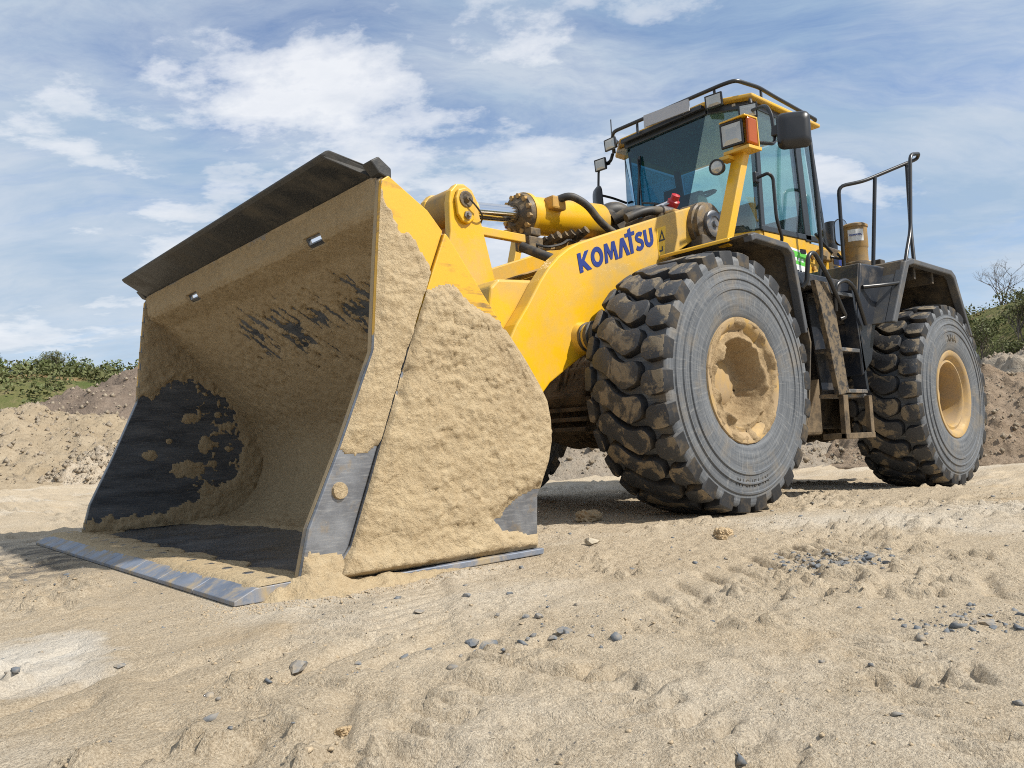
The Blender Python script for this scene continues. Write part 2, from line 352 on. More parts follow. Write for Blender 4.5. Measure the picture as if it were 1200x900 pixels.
def sheet(name, A, B, pos, nrm, thick, mat, parent, cut=-.003):
    """a crust: grid A x B on a surface, raised along its normal; cells below the surface dropped"""
    a, b = np.meshgrid(A, B, indexing='ij'); Pp = pos(a, b); Nn = nrm(a, b); t = thick(a, b)
    V = (Pp+Nn*t[..., None]).reshape(-1, 3); na, nb = a.shape
    i, j = np.meshgrid(np.arange(na-1), np.arange(nb-1), indexing='ij'); q = (i*nb+j).ravel()
    Q = np.stack([q, q+nb, q+nb+1, q+1], 1); tf = t.ravel()
    Q = Q[(tf[Q] > cut).any(1)]
    u, inv = np.unique(Q, return_inverse=True)
    me = npmesh(name, V[u], inv.reshape(Q.shape)); return ob(name, me, mat, parent, True)
def curve_mesh(name, splines, ext=.002):
    """flat filled outlines (x,y) -> mesh, holes by even-odd"""
    cu = bpy.data.curves.new(name, 'CURVE'); cu.dimensions = '2D'; cu.fill_mode = 'BOTH'; cu.extrude = ext
    for sp_ in splines:
        s = cu.splines.new('POLY'); s.points.add(len(sp_)-1)
        for q, (x, y) in zip(s.points, sp_): q.co = (x, y, 0, 1)
        s.use_cyclic_u = True
    return conv(cu, name)
def conv(cu, name):
    o = bpy.data.objects.new(name, cu); COL.objects.link(o)
    me = bpy.data.meshes.new_from_object(o.evaluated_get(bpy.context.evaluated_depsgraph_get()))
    bpy.data.objects.remove(o); bpy.data.curves.remove(cu); me.name = name; return me
def text_mesh(txt, size, ext=.001, off=0.0, shear=0.0, align='CENTER'):
    cu = bpy.data.curves.new('text', 'FONT'); cu.body = txt; cu.size = size; cu.extrude = ext; cu.offset = off; cu.shear = shear
    cu.align_x = align; cu.align_y = 'BOTTOM_BASELINE'; cu.resolution_u = 4
    return conv(cu, 'lettering')
def stroke(path, w):
    P = [Vector((*p, 0)) for p in path]; l = []; r = []
    for i, p in enumerate(P):
        d = (P[min(i+1, len(P)-1)]-P[max(i-1, 0)]).normalized(); n = Vector((-d.y, d.x, 0))
        l.append((p+n*w/2)[:2]); r.append((p-n*w/2)[:2])
    return l+r[::-1]
def place(me, o, e1, e2):
    e1 = Vector(e1); e2 = Vector(e2); n = e1.cross(e2).normalized(); o = Vector(o)
    for v in me.vertices: v.co = o+e1*v.co.x+e2*v.co.y+n*v.co.z

# ------------------------------------------------------------------ ground
def graded(lo, mid, hi, fine, med, far):
    """fine between mid and hi, med between lo and mid, then growing outwards"""
    a = list(np.arange(mid, hi, fine)); b = list(np.arange(lo, mid, med)); out = b+a
    s = med; x = lo; L_ = []
    while x > -far: s *= 1.045; x -= s; L_.append(x)
    s = fine; x = out[-1]; H_ = []
    while x < far: s *= 1.09; x += s; H_.append(x)
    return np.array(L_[::-1]+out+H_)
def gh(x, y):
    x = np.asarray(x, float); y = np.asarray(y, float)
    d = np.hypot(x-2, y-1.5)
    z = -.02*np.clip(-x, 0, 4.5)
    z = z+(fbm(x, y, 2.6, 3, 3)-.5)*.05*sst(1, 4, d)
    z = z+(fbm(x, y, .55, 3, 11)-.5)*.017
    # ruts along the haul direction, soft ripples, clods
    a = R(18); u = x*cos(a)+y*sin(a); v = -x*sin(a)+y*cos(a)
    tm = sst(.45, .62, fbm(x, y, 1.7, 2, 21))
    z = z+(fbm(u*.22, v, .16, 3, 31)-.5)*.019*(.35+.65*tm)
    z = z+(np.abs(fbm(x*.75-y*.66+3, (x*.66+y*.75)*2.4, .42, 3, 55)-.5)*-2+.5)*.010*sst(2.2, 3.2, x*.5+y*.7)
    a = R(-52); u = x*cos(a)+y*sin(a); v = -x*sin(a)+y*cos(a)
    tm2 = sst(.5, .66, fbm(x+9, y-4, 1.3, 2, 41))
    z = z+np.abs(fbm(u*.35, v, .09, 2, 51)-.5)*-.05*tm2
    z = z+(fbm(x, y, .09, 3, 61)-.5)*.017*(.25+sst(.45, .65, fbm(x, y, .9, 2, 71)))
    z = z+(fbm(x, y, .032, 2, 81)-.5)*.015*(.3+sst(.42, .62, fbm(x-3, y+7, .6, 2, 83)))
    cl = fbm(x, y, .05, 2, 91); cm = sst(.56, .68, fbm(x, y, .5, 3, 95))
    z = z+sst(.56, .74, cl)*.028*cm
    # tyre lug prints in two passes
    for (ox, oy, ang, wd) in ((2.75, 3.55, 40, .11), (3.45, 2.95, 35, .10), (2.45, 3.75, -30, .10), (3.25, 3.40, 75, .08), (1.0, 2.5, 12, .2)):
        a = R(ang); u = (x-ox)*cos(a)+(y-oy)*sin(a); v = -(x-ox)*sin(a)+(y-oy)*cos(a)
        inb = sst(wd, wd*.7, np.abs(v))*sst(.55, .4, np.abs(u))*sst(.36, .48, fbm(x, y, .22, 2, 99))
        z = z-inb*.024*sst(.1, .5, np.sin((u+np.abs(v)*.5)*2*pi/.075))
    # long wheel tracks with chevron lug prints
    for (ox, oy, ang, wd, per, am) in ((0, 2.55, 7, .30, .20, .034), (2.0, 3.30, -24, .30, .20, .034), (3.2, 2.2, 58, .26, .10, .022), (2.9, 2.95, 12, .14, .06, .02), (-1.5, 3.6, 14, .3, .2, .03), (3.8, .2, 80, .3, .2, .028)):
        a = R(ang); u = (x-ox)*cos(a)+(y-oy)*sin(a); v = -(x-ox)*sin(a)+(y-oy)*cos(a); v = v+.05*np.sin(u*.9)
        mk_ = sst(wd, wd*.85, np.abs(v))*sst(.40, .54, fbm(x+ox*3, y, .7, 3, 103))
        ph = (u+np.abs(v)*.9)/per; lug = sst(.28, .42, np.abs((ph % 1)-.5))
        z = z-mk_*(am*.55*lug+.004)+.008*np.exp(-((np.abs(v)-wd*1.05)/.05)**2)*sst(.42, .56, fbm(x, y, .5, 3, 105))
    # settled under the bucket floor and packed under the tyres
    b = np.maximum(np.abs(x-2.6)-.78, np.abs(y)-1.62)
    z = z*sst(-.02, .2, b)-.008*(1-sst(-.02, .06, b))
    for wx, wz in ((0, -.005), (-3.45, -.072)):
        for wy in (-1.165, 1.165):
            q = np.maximum(np.abs(x-wx)-.22, np.abs(y-wy)-.34); k = 1-sst(0, .25, q); z = z*(1-k)+wz*k
    k = sst(5, 30, d); z = z*(1-k)+(-.06)*k+(fbm(x, y, 5, 3, 5)-.5)*.25*sst(6, 18, d)+(fbm(x, y, 1.1, 4, 15)-.5)*.22*sst(5, 9, d)+(fbm(u*.15, v, .5, 3, 25)-.5)*.12*sst(4.5, 8, d)
    return z
xs = graded(-1.6, 1.0, 4.35, .0125, .03, 2500); ys = graded(-1.8, 1.0, 4.1, .0125, .03, 2500)
gx, gy = np.meshgrid(xs, ys, indexing='ij')
V = np.stack([gx, gy, gh(gx, gy)], -1).reshape(-1, 3); nb = len(ys)
i, j = np.meshgrid(np.arange(len(xs)-1), np.arange(nb-1), indexing='ij'); q = (i*nb+j).ravel()
mt, nt, b = newmat('quarry_sand'); p = wpos(nt)
n1 = ramp(nt, noise(nt, p, .7, 6, .6), [(.32, 0), (.68, 1)]); n2 = ramp(nt, noise(nt, p, 5, 8, .68), [(.34, 0), (.66, 1)])
col = mixc(nt, n1, (.47, .365, .24), (.60, .50, .37))
col = mixc(nt, math_(nt, 'MULTIPLY', n2, .5), col, (.42, .315, .195))
och = ramp(nt, noise(nt, mapping(nt, p, (1.7, 4.1, 0), (0, 0, .3), (.7, 1.6, 1)), .9, 6, .62), [(.57, 0), (.66, 1)])
col = mixc(nt, math_(nt, 'MULTIPLY', och, .5), col, (.50, .335, .16))
pale = ramp(nt, noise(nt, mapping(nt, p, (5.3, 1.2, 0)), .42, 5, .6), [(.50, 0), (.64, .8)])
col = mixc(nt, pale, col, (.68, .62, .53))
rut = ramp(nt, noise(nt, mapping(nt, mapping(nt, p, (0, 0, 0), (0, 0, R(-18))), (0, 0, 0), (0, 0, 0), (.16, 1.6, 1)), 2.4, 7, .66), [(.50, 0), (.64, 1)])
col = mixc(nt, math_(nt, 'MULTIPLY', rut, .35), col, (.36, .275, .18))
gr = noise(nt, p, 210, 4, .75); gr2 = noise(nt, p, 55, 6, .7)
col = mixc(nt, .42, col, mixc(nt, ramp(nt, gr, [(.36, 0), (.64, 1)]), (.14, .11, .075), (.82, .72, .56)))
col = mixc(nt, math_(nt, 'MULTIPLY', ramp(nt, gr2, [(.5, 0), (.70, 1)]), .42), col, (.27, .20, .125))
vo = N(nt, 'ShaderNodeTexVoronoi', inp={'Scale': 46}); L(nt, p, vo.inputs['Vector'])
specks = math_(nt, 'MULTIPLY', ramp(nt, vo.outputs['Distance'], [(.10, 1), (.17, 0)]), ramp(nt, noise(nt, p, 1.6, 4, .6), [(.52, 0), (.64, 1)]))
col = mixc(nt, math_(nt, 'MULTIPLY', specks, .75), col, (.085, .09, .10))
# chalky spill in the left foreground
sx = N(nt, 'ShaderNodeSeparateXYZ'); L(nt, p, sx.inputs[0])
ex_ = math_(nt, 'DIVIDE', math_(nt, 'SUBTRACT', sx.outputs[0], 4.02), .42); ey_ = math_(nt, 'DIVIDE', math_(nt, 'SUBTRACT', sx.outputs[1], 1.85), .55)
chk = math_(nt, 'ADD', math_(nt, 'ADD', math_(nt, 'MULTIPLY', ex_, ex_), math_(nt, 'MULTIPLY', ey_, ey_)), math_(nt, 'MULTIPLY', noise(nt, p, 4, 6, .65), 1.2))
col = mixc(nt, ramp(nt, chk, [(.5, .6), (.85, .28), (1.15, 0)]), col, (.74, .72, .67))
# dark gravel trodden in beside the bucket
sx = N(nt, 'ShaderNodeSeparateXYZ'); L(nt, p, sx.inputs[0])
dxx = math_(nt, 'DIVIDE', math_(nt, 'SUBTRACT', sx.outputs[0], 3.9), .95); dyy = math_(nt, 'DIVIDE', math_(nt, 'ADD', sx.outputs[1], .9), 1.5)
dd = math_(nt, 'ADD', math_(nt, 'MULTIPLY', dxx, dxx), math_(nt, 'MULTIPLY', dyy, dyy))
dg = math_(nt, 'MULTIPLY', ramp(nt, dd, [(.25, 1), (1.0, 0)]), ramp(nt, noise(nt, mapping(nt, p, (0, 0, 0), (0, 0, .5), (1, 3.2, 1)), 3.4, 7, .65), [(.42, 0), (.58, 1)]))
col = mixc(nt, math_(nt, 'MULTIPLY', dg, .8), col, (.075, .078, .085))
L(nt, col, b.inputs['Base Color']); b.inputs['Roughness'].default_value = .95; b.inputs['Specular IOR Level'].default_value = .12
h = math_(nt, 'ADD', math_(nt, 'MULTIPLY', gr2, 1.0), math_(nt, 'MULTIPLY', gr, .35))
bump(nt, b, math_(nt, 'ADD', h, math_(nt, 'MULTIPLY', noise(nt, p, 16, 8, .68), 1.0)), .9, .020)
ground = ob('ground', npmesh('ground', V, np.stack([q, q+nb, q+nb+1, q+1], 1)), mt, None, True)
tag(ground, 'dry pale sand of the quarry floor with ruts and stone chips', 'ground', kind='structure')

# ------------------------------------------------------------------ the wheel loader
LD = bpy.data.objects.new('wheel_loader', None); COL.objects.link(LD)
tag(LD, 'large yellow wheel loader with sand-caked bucket resting on the quarry floor', 'wheel loader')

# ---- bucket
BW = 1.53
inner = [(3.12, .028), (2.9, .028), (2.6, .032), (2.30, .05)]+arc(2.28, .47, .42, 270, 140, 14)[1:]+[(2.10, .90), (2.32, 1.15), (2.555, 1.41), (2.66, 1.475), (2.672, 1.50), (2.678, 1.62)]
def offset(poly, d):
    out = []
    for i, pnt in enumerate(poly):
        a = poly[max(i-1, 0)]; c = poly[min(i+1, len(poly)-1)]; t = Vector((c[0]-a[0], c[1]-a[1])).normalized()
        out.append((pnt[0]-t.y*d, pnt[1]+t.x*d))
    return out
outer = offset(inner, .016)   # away from the mouth
if outer[0][1] > inner[0][1]: outer = offset(inner, -.016)
slots = [(.86, .98), (-.72, -.60)]
# shell built in bands across the width so that two slots stay open in the upper panel
ycuts = sorted([-BW, BW]+[v for s_ in slots for v in s_]); nI = len(inner)
vb = []; fb = []
for y in ycuts: vb += [(x, y, z) for x, z in inner]+[(x, y, z) for x, z in outer]
sl_lo = [k for k in range(nI) if abs(inner[k][0]-2.66) < 1e-6][0]
# insert: the slot lies between fold points sl_lo and sl_lo+1
for k in range(len(ycuts)-1):
    a = k*2*nI; c = (k+1)*2*nI; hole = any(abs(ycuts[k]-min(s_)) < 1e-6 for s_ in slots)
    for i_ in range(nI-1):
        if hole and i_ == sl_lo:
            fb += [(a+i_, c+i_, c+nI+i_, a+nI+i_), (a+i_+1, a+nI+i_+1, c+nI+i_+1, c+i_+1), (a+i_, a+nI+i_, a+nI+i_+1, a+i_+1), (c+i_, c+i_+1, c+nI+i_+1, c+nI+i_)]
            continue
        fb += [(a+i_, a+i_+1, c+i_+1, c+i_), (a+nI+i_, c+nI+i_, c+nI+i_+1, a+nI+i_+1)]
    fb += [(a, c, c+nI, a+nI), (a+nI-1, a+2*nI-1, c+2*nI-1, c+nI-1)]
bucket = mk('bucket', vb, fb, steel_d, LD)
side_out = [(3.10, .012), (3.052, .22), (2.91, .526), (2.757, .89), (2.725, 1.27), (2.693, 1.60), (2.66, 1.625), (2.47, 1.505), (2.385, 1.425), (2.237, 1.23), (2.099, 1.051), (1.954, .883), (1.87, .765), (1.825, .69), (1.808, .60), (1.81, .50), (1.833, .409), (1.88, .32), (1.915, .25), (1.93, .04), (2.4, .012)]
wear = [(2.975, .04), (2.889, .14), (2.721, .585), (2.562, 1.0), (2.391, 1.412), (2.372, 1.395), (2.237, 1.222), (2.099, 1.045), (1.96, .88), (1.875, .762), (1.832, .69), (1.815, .60), (1.817, .50), (1.84, .412), (1.886, .325), (1.92, .255), (1.935, .045)]
strip = [(3.10, .014), (3.052, .22), (2.91, .526), (2.757, .89), (2.725, 1.27), (2.695, 1.59), (2.66, 1.615), (2.47, 1.50), (2.395, 1.42), (2.566, 1.0), (2.725, .585), (2.893, .14), (2.975, .02)]
for sgn in (1, -1):
    def yy(a, b_): return (a*sgn, b_*sgn) if sgn > 0 else (b_*sgn, a*sgn)
    sp_ = MB().prism(side_out, *yy(BW-.028, BW)).build('side_plate', steel_d if sgn < 0 else dusty_steel, bucket, bev=.004)
    MB().prism(strip, *yy(BW+.001, BW+.022)).build('side_edge', worn_edge, bucket, bev=.004)
    MB().prism(wear, *yy(BW+.001, BW+.034)).build('wear_plate', worn_edge, bucket, bev=.006)
    mk('plug', *(lambda M: (M.v, M.f))(MB().cyl((2.924, sgn*(BW+.02), .35), (2.924, sgn*(BW+.034), .35), .034, .03, 14)), crust, bucket)
MB().prism([(1.93, -.004), (3.10, -.01), (3.12, .018), (1.93, .022)], -1.60, 1.60).build('base_plate', edge_m, bucket, bev=.004)
# bolt-on edge: eight sections
ny = 8
for k in range(ny):
    y0 = -1.585+k*3.17/ny; y1 = y0+3.17/ny-.006
    seg = MB().prism([(3.10, .030), (3.125, .048), (3.27, .044), (3.345, .010), (3.345, -.006), (3.10, -.006)], y0, y1).build('cutting_edge', edge_m, bucket, bev=.003)
    for t in (.25, .75):
        yb = y0+(y1-y0)*t
        mk('bolt', *(lambda M: (M.v, M.f))(MB().cyl((3.17, yb, .044), (3.17, yb, .058), .026, .022, 6)), steel, bucket)
# spill guard: folded plate along the top lip with end gussets
gp = [(2.655, 1.612), (2.70, 1.628), (2.855, 1.695), (2.875, 1.712), (2.845, 1.735), (2.68, 1.668), (2.645, 1.645)]
gv = [(x, -1.50+max(0, x-2.74)*.55, z) for x, z in gp]+[(x, 1.475-max(0, x-2.74)*.75, z) for x, z in gp]; gn = len(gp)
MB().add(gv, [(i_, (i_+1) % gn, gn+(i_+1) % gn, gn+i_) for i_ in range(gn)]+[tuple(range(gn-1, -1, -1)), tuple(range(gn, 2*gn))]).build('spill_guard', guardm, bucket, bev=.010, seg=3)
for y0, y1 in ((1.475, 1.545), (-1.57, -1.505)):
    MB().prism([(2.64, 1.60), (2.70, 1.62), (2.74, 1.665), (2.70, 1.69), (2.64, 1.65)], y0, y1).build('guard_end', guardm, bucket, bev=.006)
MB().prism([(2.655, 1.56), (2.685, 1.60), (2.692, 1.635), (2.66, 1.65), (2.63, 1.60)], -1.5, 1.5).build('top_lip', dusty_steel, bucket, bev=.004)
# hinge ears behind the bucket
for y in (.78, .5, -.5, -.78, .1, -.1):
    z1 = 1.02 if abs(y) < .2 else .62
    MB().prism([(1.86, .28), (1.82, .5), (1.87, .72), (1.98, .88), (1.80, z1+.02), (1.58, z1-.12), (1.56, z1-.25), (1.80, .22)], y-.03, y+.03).build('hinge_ear', yellow_d, bucket, bev=.006)
# sand caked on steel
nY = lambda s_: (lambda a, b_: np.broadcast_to(np.array([0, s_, 0.]), a.shape+(3,)))
def relief(a, b_, seed, s_=1.0):
    r_ = (fbm(a, b_, .20, 4, seed)-.5)*.022+((fbm(a, b_, .045, 3, seed+5)-.5)*.010+(fbm(a, b_, .02, 2, seed+6)-.5)*.006)*(.15+1.3*sst(.40, .60, fbm(a, b_, .30, 3, seed+41)))+(np.abs(fbm(a*.8, b_*1.3, .14, 3, seed+44)-.5) < .012)*-.004
    blk = sst(.50, .66, fbm(a*.8, b_*1.25, .04, 3, seed+9))*.006*sst(.40, .56, fbm(a, b_, .22, 2, seed+13))+sst(.54, .60, fbm(a*.55, b_*1.7, .11, 4, seed+21))*.006+(fbm(a, b_, .018, 2, seed+31)-.5)*.005
    return (r_+blk)*s_
yel_zone = [(2.42, 1.50), (2.64, .80), (2.66, .72), (2.60, .93), (2.555, 1.08), (2.50, 1.17), (2.42, 1.20), (2.31, 1.13), (2.168, 1.085), (2.06, 1.03), (2.0, 1.10), (2.3, 1.45)]
tri_zone = [(2.215, .185), (2.15, .19), (2.091, .253), (1.99, .285), (1.86, .32), (1.86, .075), (2.149, .10)]
def between(front, back):
    fz = np.array([q_[1] for q_ in front]); fx = np.array([q_[0] for q_ in front]); bz = np.array([q_[1] for q_ in back]); bx2 = np.array([q_[0] for q_ in back])
    def xof(u, z): return np.interp(z, bz, bx2)*(1-u)+np.interp(z, fz, fx)*u
    return xof
w_x = between([(2.975, .03), (2.889, .14), (2.721, .585), (2.562, 1.0), (2.391, 1.412)], [(1.935, .03), (1.92, .255), (1.886, .325), (1.84, .412), (1.817, .5), (1.815, .6), (1.832, .69), (1.875, .762), (1.96, .88), (2.099, 1.045), (2.237, 1.222), (2.372, 1.395), (2.39, 1.412)])
s_x = between([(3.10, .014), (3.052, .22), (2.91, .526), (2.757, .89), (2.725, 1.27), (2.695, 1.59), (2.66, 1.615)], [(2.975, .02), (2.893, .14), (2.725, .585), (2.566, 1.0), (2.395, 1.42), (2.47, 1.50), (2.655, 1.614)])
def t_wear(a, b_):
    e = np.minimum((w_x(1.0, b_)-a)*3.5+.004, a-w_x(0.0, b_)); e = np.minimum(e, np.minimum((b_-.02)*1.5, 1.5)); w = (fbm(a, b_, .09, 4, 7)-.5)*.10
    ms = np.minimum(e+.004, np.minimum(-sdf(a, b_, yel_zone)+w, -sdf(a, b_, tri_zone)+w*.35+.01))
    t = sst(-.004, .05, ms)*.024+relief(a, b_, 100)*sst(0, .03, ms)
    t = t+.04*sst(.16, .0, b_)*sst(2.0, 2.9, a)*sst(0, .05, e)
    return np.where(ms < -.002, -.01, np.maximum(t, .0015))
A = np.linspace(0, 1, 125); B = np.arange(.024, 1.41, .0085)
sheet('sand_crust', A, B, lambda a, b_: np.stack([w_x(a, b_), np.full_like(a, BW+.034), b_], -1), nY(1), lambda a, b_: t_wear(w_x(a, b_), b_), crust, bucket)
def t_strip(a, b_):
    e = np.minimum(s_x(1.0, b_)-a, 1.62-b_); w = (fbm(a, b_, .08, 4, 17)-.5)*.16
    low = (b_-.50)+w*.5; yv = 1.50-1.5*np.clip(2.66-a, 0, 1)-b_+w*1.3
    yv = np.maximum(yv, np.minimum(a-2.685+w*.35, 1.60-b_))
    heap_ = (.115-b_)*.6+w*.3
    ms = np.minimum(e+.004, np.maximum(np.minimum(low, yv), heap_))
    t = sst(-.004, .04, ms)*.014+relief(a, b_, 140, .7)*sst(0, .03, ms)+.05*sst(.15, 0, b_)*sst(0, .02, ms)
    return np.where(ms < -.002, -.01, np.maximum(t, .0015))
A = np.linspace(0, 1, 48); B = np.arange(.02, 1.612, .0085)
sheet('sand_crust', A, B, lambda a, b_: np.stack([s_x(a, b_), np.full_like(a, BW+.022), b_], -1), nY(1), lambda a, b_: t_strip(s_x(a, b_), b_), crust, bucket)
# inside of the far side plate, bare where the load slides
bare = [(2.86, .99), (2.74, .93), (2.644, .925), (2.57, .99), (2.499, 1.047), (2.40, 1.04), (2.321, 1.013), (2.2, .93), (2.073, .839), (2.045, .70), (2.033, .585), (2.062, .398), (2.15, .31), (2.303, .21), (2.45, .19), (2.597, .134), (2.817, .131), (3.2, .10), (3.3, .5)]
blobs = [(2.43, .42, .11, .075), (2.297, .594, .05, .06), (2.391, .78, .06, .045), (2.139, .714, .05, .03), (2.302, .259, .05, .05), (2.677, .519, .055, .04), (2.25, .45, .04, .035), (2.55, .62, .03, .02), (2.12, .55, .035, .02), (2.2, .80, .03, .025)]
def t_far(a, b_):
    w = (fbm(a, b_, .07, 4, 27)-.5)*.13
    ms = -sdf(a, b_, bare)+w*.6+(fbm(a, b_, .022, 3, 28)-.5)*.035
    for bx_, bz_, ra, rb in blobs:
        ms = np.maximum(ms, (1-np.hypot((a-bx_)/ra, (b_-bz_)/rb))*.04+w*.35)
    ms = np.maximum(ms, (fbm(a, b_, .045, 4, 29)-.665)*.2-.08*(1-sst(2.7, 2.35, a)))
    e = sdf(a, b_, side_out); ms = np.minimum(ms, e)
    t = sst(-.004, .05, ms)*.009+relief(a, b_, 160, .8)*sst(0, .03, ms)
    return np.where(ms < -.002, -.01, np.maximum(t, .0015))
A = np.arange(1.82, 3.12, .010); B = np.arange(.04, 1.6, .010)
sheet('sand_crust', A, B, lambda a, b_: np.stack([a, np.full_like(a, -BW+.028), b_], -1), nY(1), t_far, crust_shade, bucket)
# back panel and floor of the bucket: surface parameter = arc length along the inner profile
ip = np.array(inner); sl = np.concatenate([[0], np.cumsum(np.hypot(*np.diff(ip, axis=0).T))])
tn = np.gradient(ip, sl, axis=0); tn /= np.linalg.norm(tn, axis=1)[:, None]
sgnn = 1 if (tn[0][0] < 0) else -1
nx = tn[:, 1]*sgnn; nz = -tn[:, 0]*sgnn
def bpos(a, b_): return np.stack([np.interp(a, sl, ip[:, 0]), b_, np.interp(a, sl, ip[:, 1])], -1)
def bnrm(a, b_): return np.stack([np.interp(a, sl, nx), np.zeros_like(a), np.interp(a, sl, nz)], -1)
def t_back(a, b_):
    P_ = bpos(a, b_); x, z = P_[..., 0], P_[..., 2]
    w = (fbm(a, b_, .12, 5, 37)-.5)
    ms = .06+w*.02
    # bare floor
    fl = sdf(x, b_, [(3.10, -1.35), (2.75, -1.53), (2.45, -1.53), (2.30, -.6), (2.31, 0), (2.40, .4), (2.7, 1.1), (2.95, 1.53), (3.10, 1.53), (3.06, .6)])
    ms = np.where((z < .12), np.minimum(ms, -fl+w*.10), ms)
    # rubbed streaks across the middle of the back
    st = sst(1.48, 1.38, z)*sst(.92, 1.02, z)*sst(-.85, -.45, b_)*sst(1.5, 1.2, b_)*(z > .8)
    line = 1-np.abs((z-(1.27-.13*np.clip(b_+.7, 0, 2)+.16*np.clip(b_-.1, 0, 2)))/.19)
    sn = fbm(b_*1.0+z*.9, z*.42, .038, 5, 47, .62); sn2 = fbm(b_, z, .3, 3, 48)
    ms = np.where(z > .8, np.minimum(ms, .05-.55*np.clip(sn-(.68-.30*np.clip(line*1.3, 0, 1)*st*sst(.25, .55, sn2)*1.2), -.1, .3)*st), ms)
    t = sst(-.004, .05, ms)*.010+relief(a, b_, 180, .75)*sst(0, .03, ms)
    sl_ = np.zeros_like(ms)
    for s0, s1 in slots:
        sl_ = np.maximum(sl_, ((b_ > min(s0, s1)-.012) & (b_ < max(s0, s1)+.012) & (z > 1.465) & (z < 1.508)))
    t = np.where(ms < -.002, -.01, np.maximum(t, .0015))
    # sand shovelled on the lip
    t = t+np.where(z < .12, .006*sst(2.98, 3.06, x), 0)*(ms > 0)
    return np.where(sl_ > 0, -.02, t)
A = np.concatenate([np.arange(0, sl[-1]-.17, .011), np.arange(sl[-1]-.17, sl[-1], .006)]); B = np.arange(-BW+.03, BW-.028, .013)
sheet('sand_crust', A, B, bpos, bnrm, t_back, crust_shade, bucket)
# sand on the cutting edge, ragged along its front, and heaped round the near corner
def t_lip(a, b_):
    w = (fbm(a, b_, .10, 4, 57)-.5)
    fr = 3.298+.035*w-.012*sst(.35, .65, fbm(b_, b_*0, .5, 2, 58))
    tooth = np.abs(((b_/.396) % 1)-.5)*2
    ms = np.minimum(fr-a, a-2.985-.055*sst(.55, .0, tooth)+.06*w)
    hp = .0*np.exp(-(((a-3.12)/.12)**2+((b_-1.50)/.16)**2))*sst(3.30, 3.2, a)
    t = sst(-.004, .07, ms)*.007+relief(a, b_, 200, .35)*sst(0, .03, ms)+hp*(ms > 0)
    t = t*sst(1.585, 1.50, b_)+.002
    return np.where(ms < -.002, -.02, np.maximum(t, .002))
A = np.arange(2.93, 3.34, .009); B = np.arange(-1.58, 1.58, .012)
def lpos(a, b_): return np.stack([a, b_, np.interp(a, [2.9, 3.10, 3.125, 3.25, 3.345, 3.4], [.032, .032, .048, .045, .010, .0])], -1)
sheet('sand_crust', A, B, lpos, lambda a, b_: np.broadcast_to(np.array([.15, 0, .99]), a.shape+(3,)), t_lip, crust, bucket)

# sand spilt round the near corner of the edge, lying on the ground and against the plate
def t_spill(a, b_):
    w = (fbm(a, b_, .11, 4, 67)-.5)
    r1 = .085*np.exp(-(((a-3.02)/.13)**2+((b_-1.55)/.10)**2))+.03*np.exp(-(((a-3.16)/.11)**2+((b_-1.56)/.08)**2))+.035*np.exp(-(((a-2.72)/.35)**2+((b_-1.60)/.06)**2))
    return r1*(1+1.0*w)+w*.025-.012+(fbm(a, b_, .035, 3, 68)-.5)*.014
A = np.arange(2.1, 3.45, .009); B = np.arange(1.44, 1.90, .009)
sheet('sand_crust', A, B, lambda a, b_: np.stack([a, b_, gh(a, b_)], -1), lambda a, b_: np.broadcast_to(np.array([0, 0, 1.]), a.shape+(3,)), t_spill, crust, bucket, cut=0)

# ---- lift arms
arm_poly = ([(1.80, .30), (1.84, .42), (1.78, .55), (1.55, .76), (1.36, 1.0), (1.228, 1.216), (1.129, 1.339), (1.01, 1.505), (.93, 1.60), (.84, 1.682), (.75, 1.745), (.651, 1.796), (.455, 1.868), (-.527, 2.217), (-.64, 2.255)]
            + arc(-.76, 2.11, .17, 75, 270, 8) + [(-.62, 1.975), (-.3, 1.80), (.05, 1.53), (.32, 1.28), (.55, 1.10), (.75, .99), (.964, .862), (1.15, .68), (1.4, .40), (1.62, .25)])
def arm(y0, y1):
    a = MB().prism(arm_poly, y0, y1).build('lift_arm', yellow, LD, bev=.012, seg=3)
    return a
armL = arm(.585, .70); armR = arm(-.70, -.585)
for s_, a_ in ((1, armL), (-1, armR)):
    MB().lathe((.65, s_*.60, 1.16), (0, s_, 0), [(0, .11), (.10, .11), (.13, .095), (.20, .085), (.21, .07)], 24).build('cylinder_pin', yellow, a_, smooth=True)
    MB().lathe((.65, s_*.81, 1.16), (0, s_, 0), [(-.08, .092), (-.05, .10), (-.045, .088), (-.02, .088), (-.015, .102), (.01, .102), (.015, .088), (.035, .088), (.04, .096), (.055, .09), (.056, 0)], 24).build('pin_seal', hosem, a_, smooth=True)
    MB().lathe((-.76, s_*.58, 2.11), (0, s_, 0), [(0, .19), (.16, .19), (.17, .175), (.20, .175), (.21, .16), (.21, 0)], 28).build('pivot_boss', bronze, a_, smooth=True)
    MB().lathe((-.76, s_*.79, 2.11), (0, s_, 0), [(0, .105), (.03, .105), (.035, .095), (.037, .06), (.03, .055), (.03, .03), (.05, .025), (.05, 0)], 24).build('pin_cap', steel, a_, smooth=True)
    MB().prism([(-.62, 2.02), (-.9, 2.02), (-.93, 1.86), (-.80, 1.78), (-.60, 1.84)], *sorted((s_*.56, s_*.80))).build('pivot_bracket', blackd, a_, bev=.015)
MB().prism([(.93, 1.10), (1.30, 1.10), (1.36, 1.22), (1.32, 1.46), (1.26, 1.515), (.93, 1.54), (.86, 1.45)], -.584, .584).build('cross_tube', yellow, LD, bev=.02, seg=3)
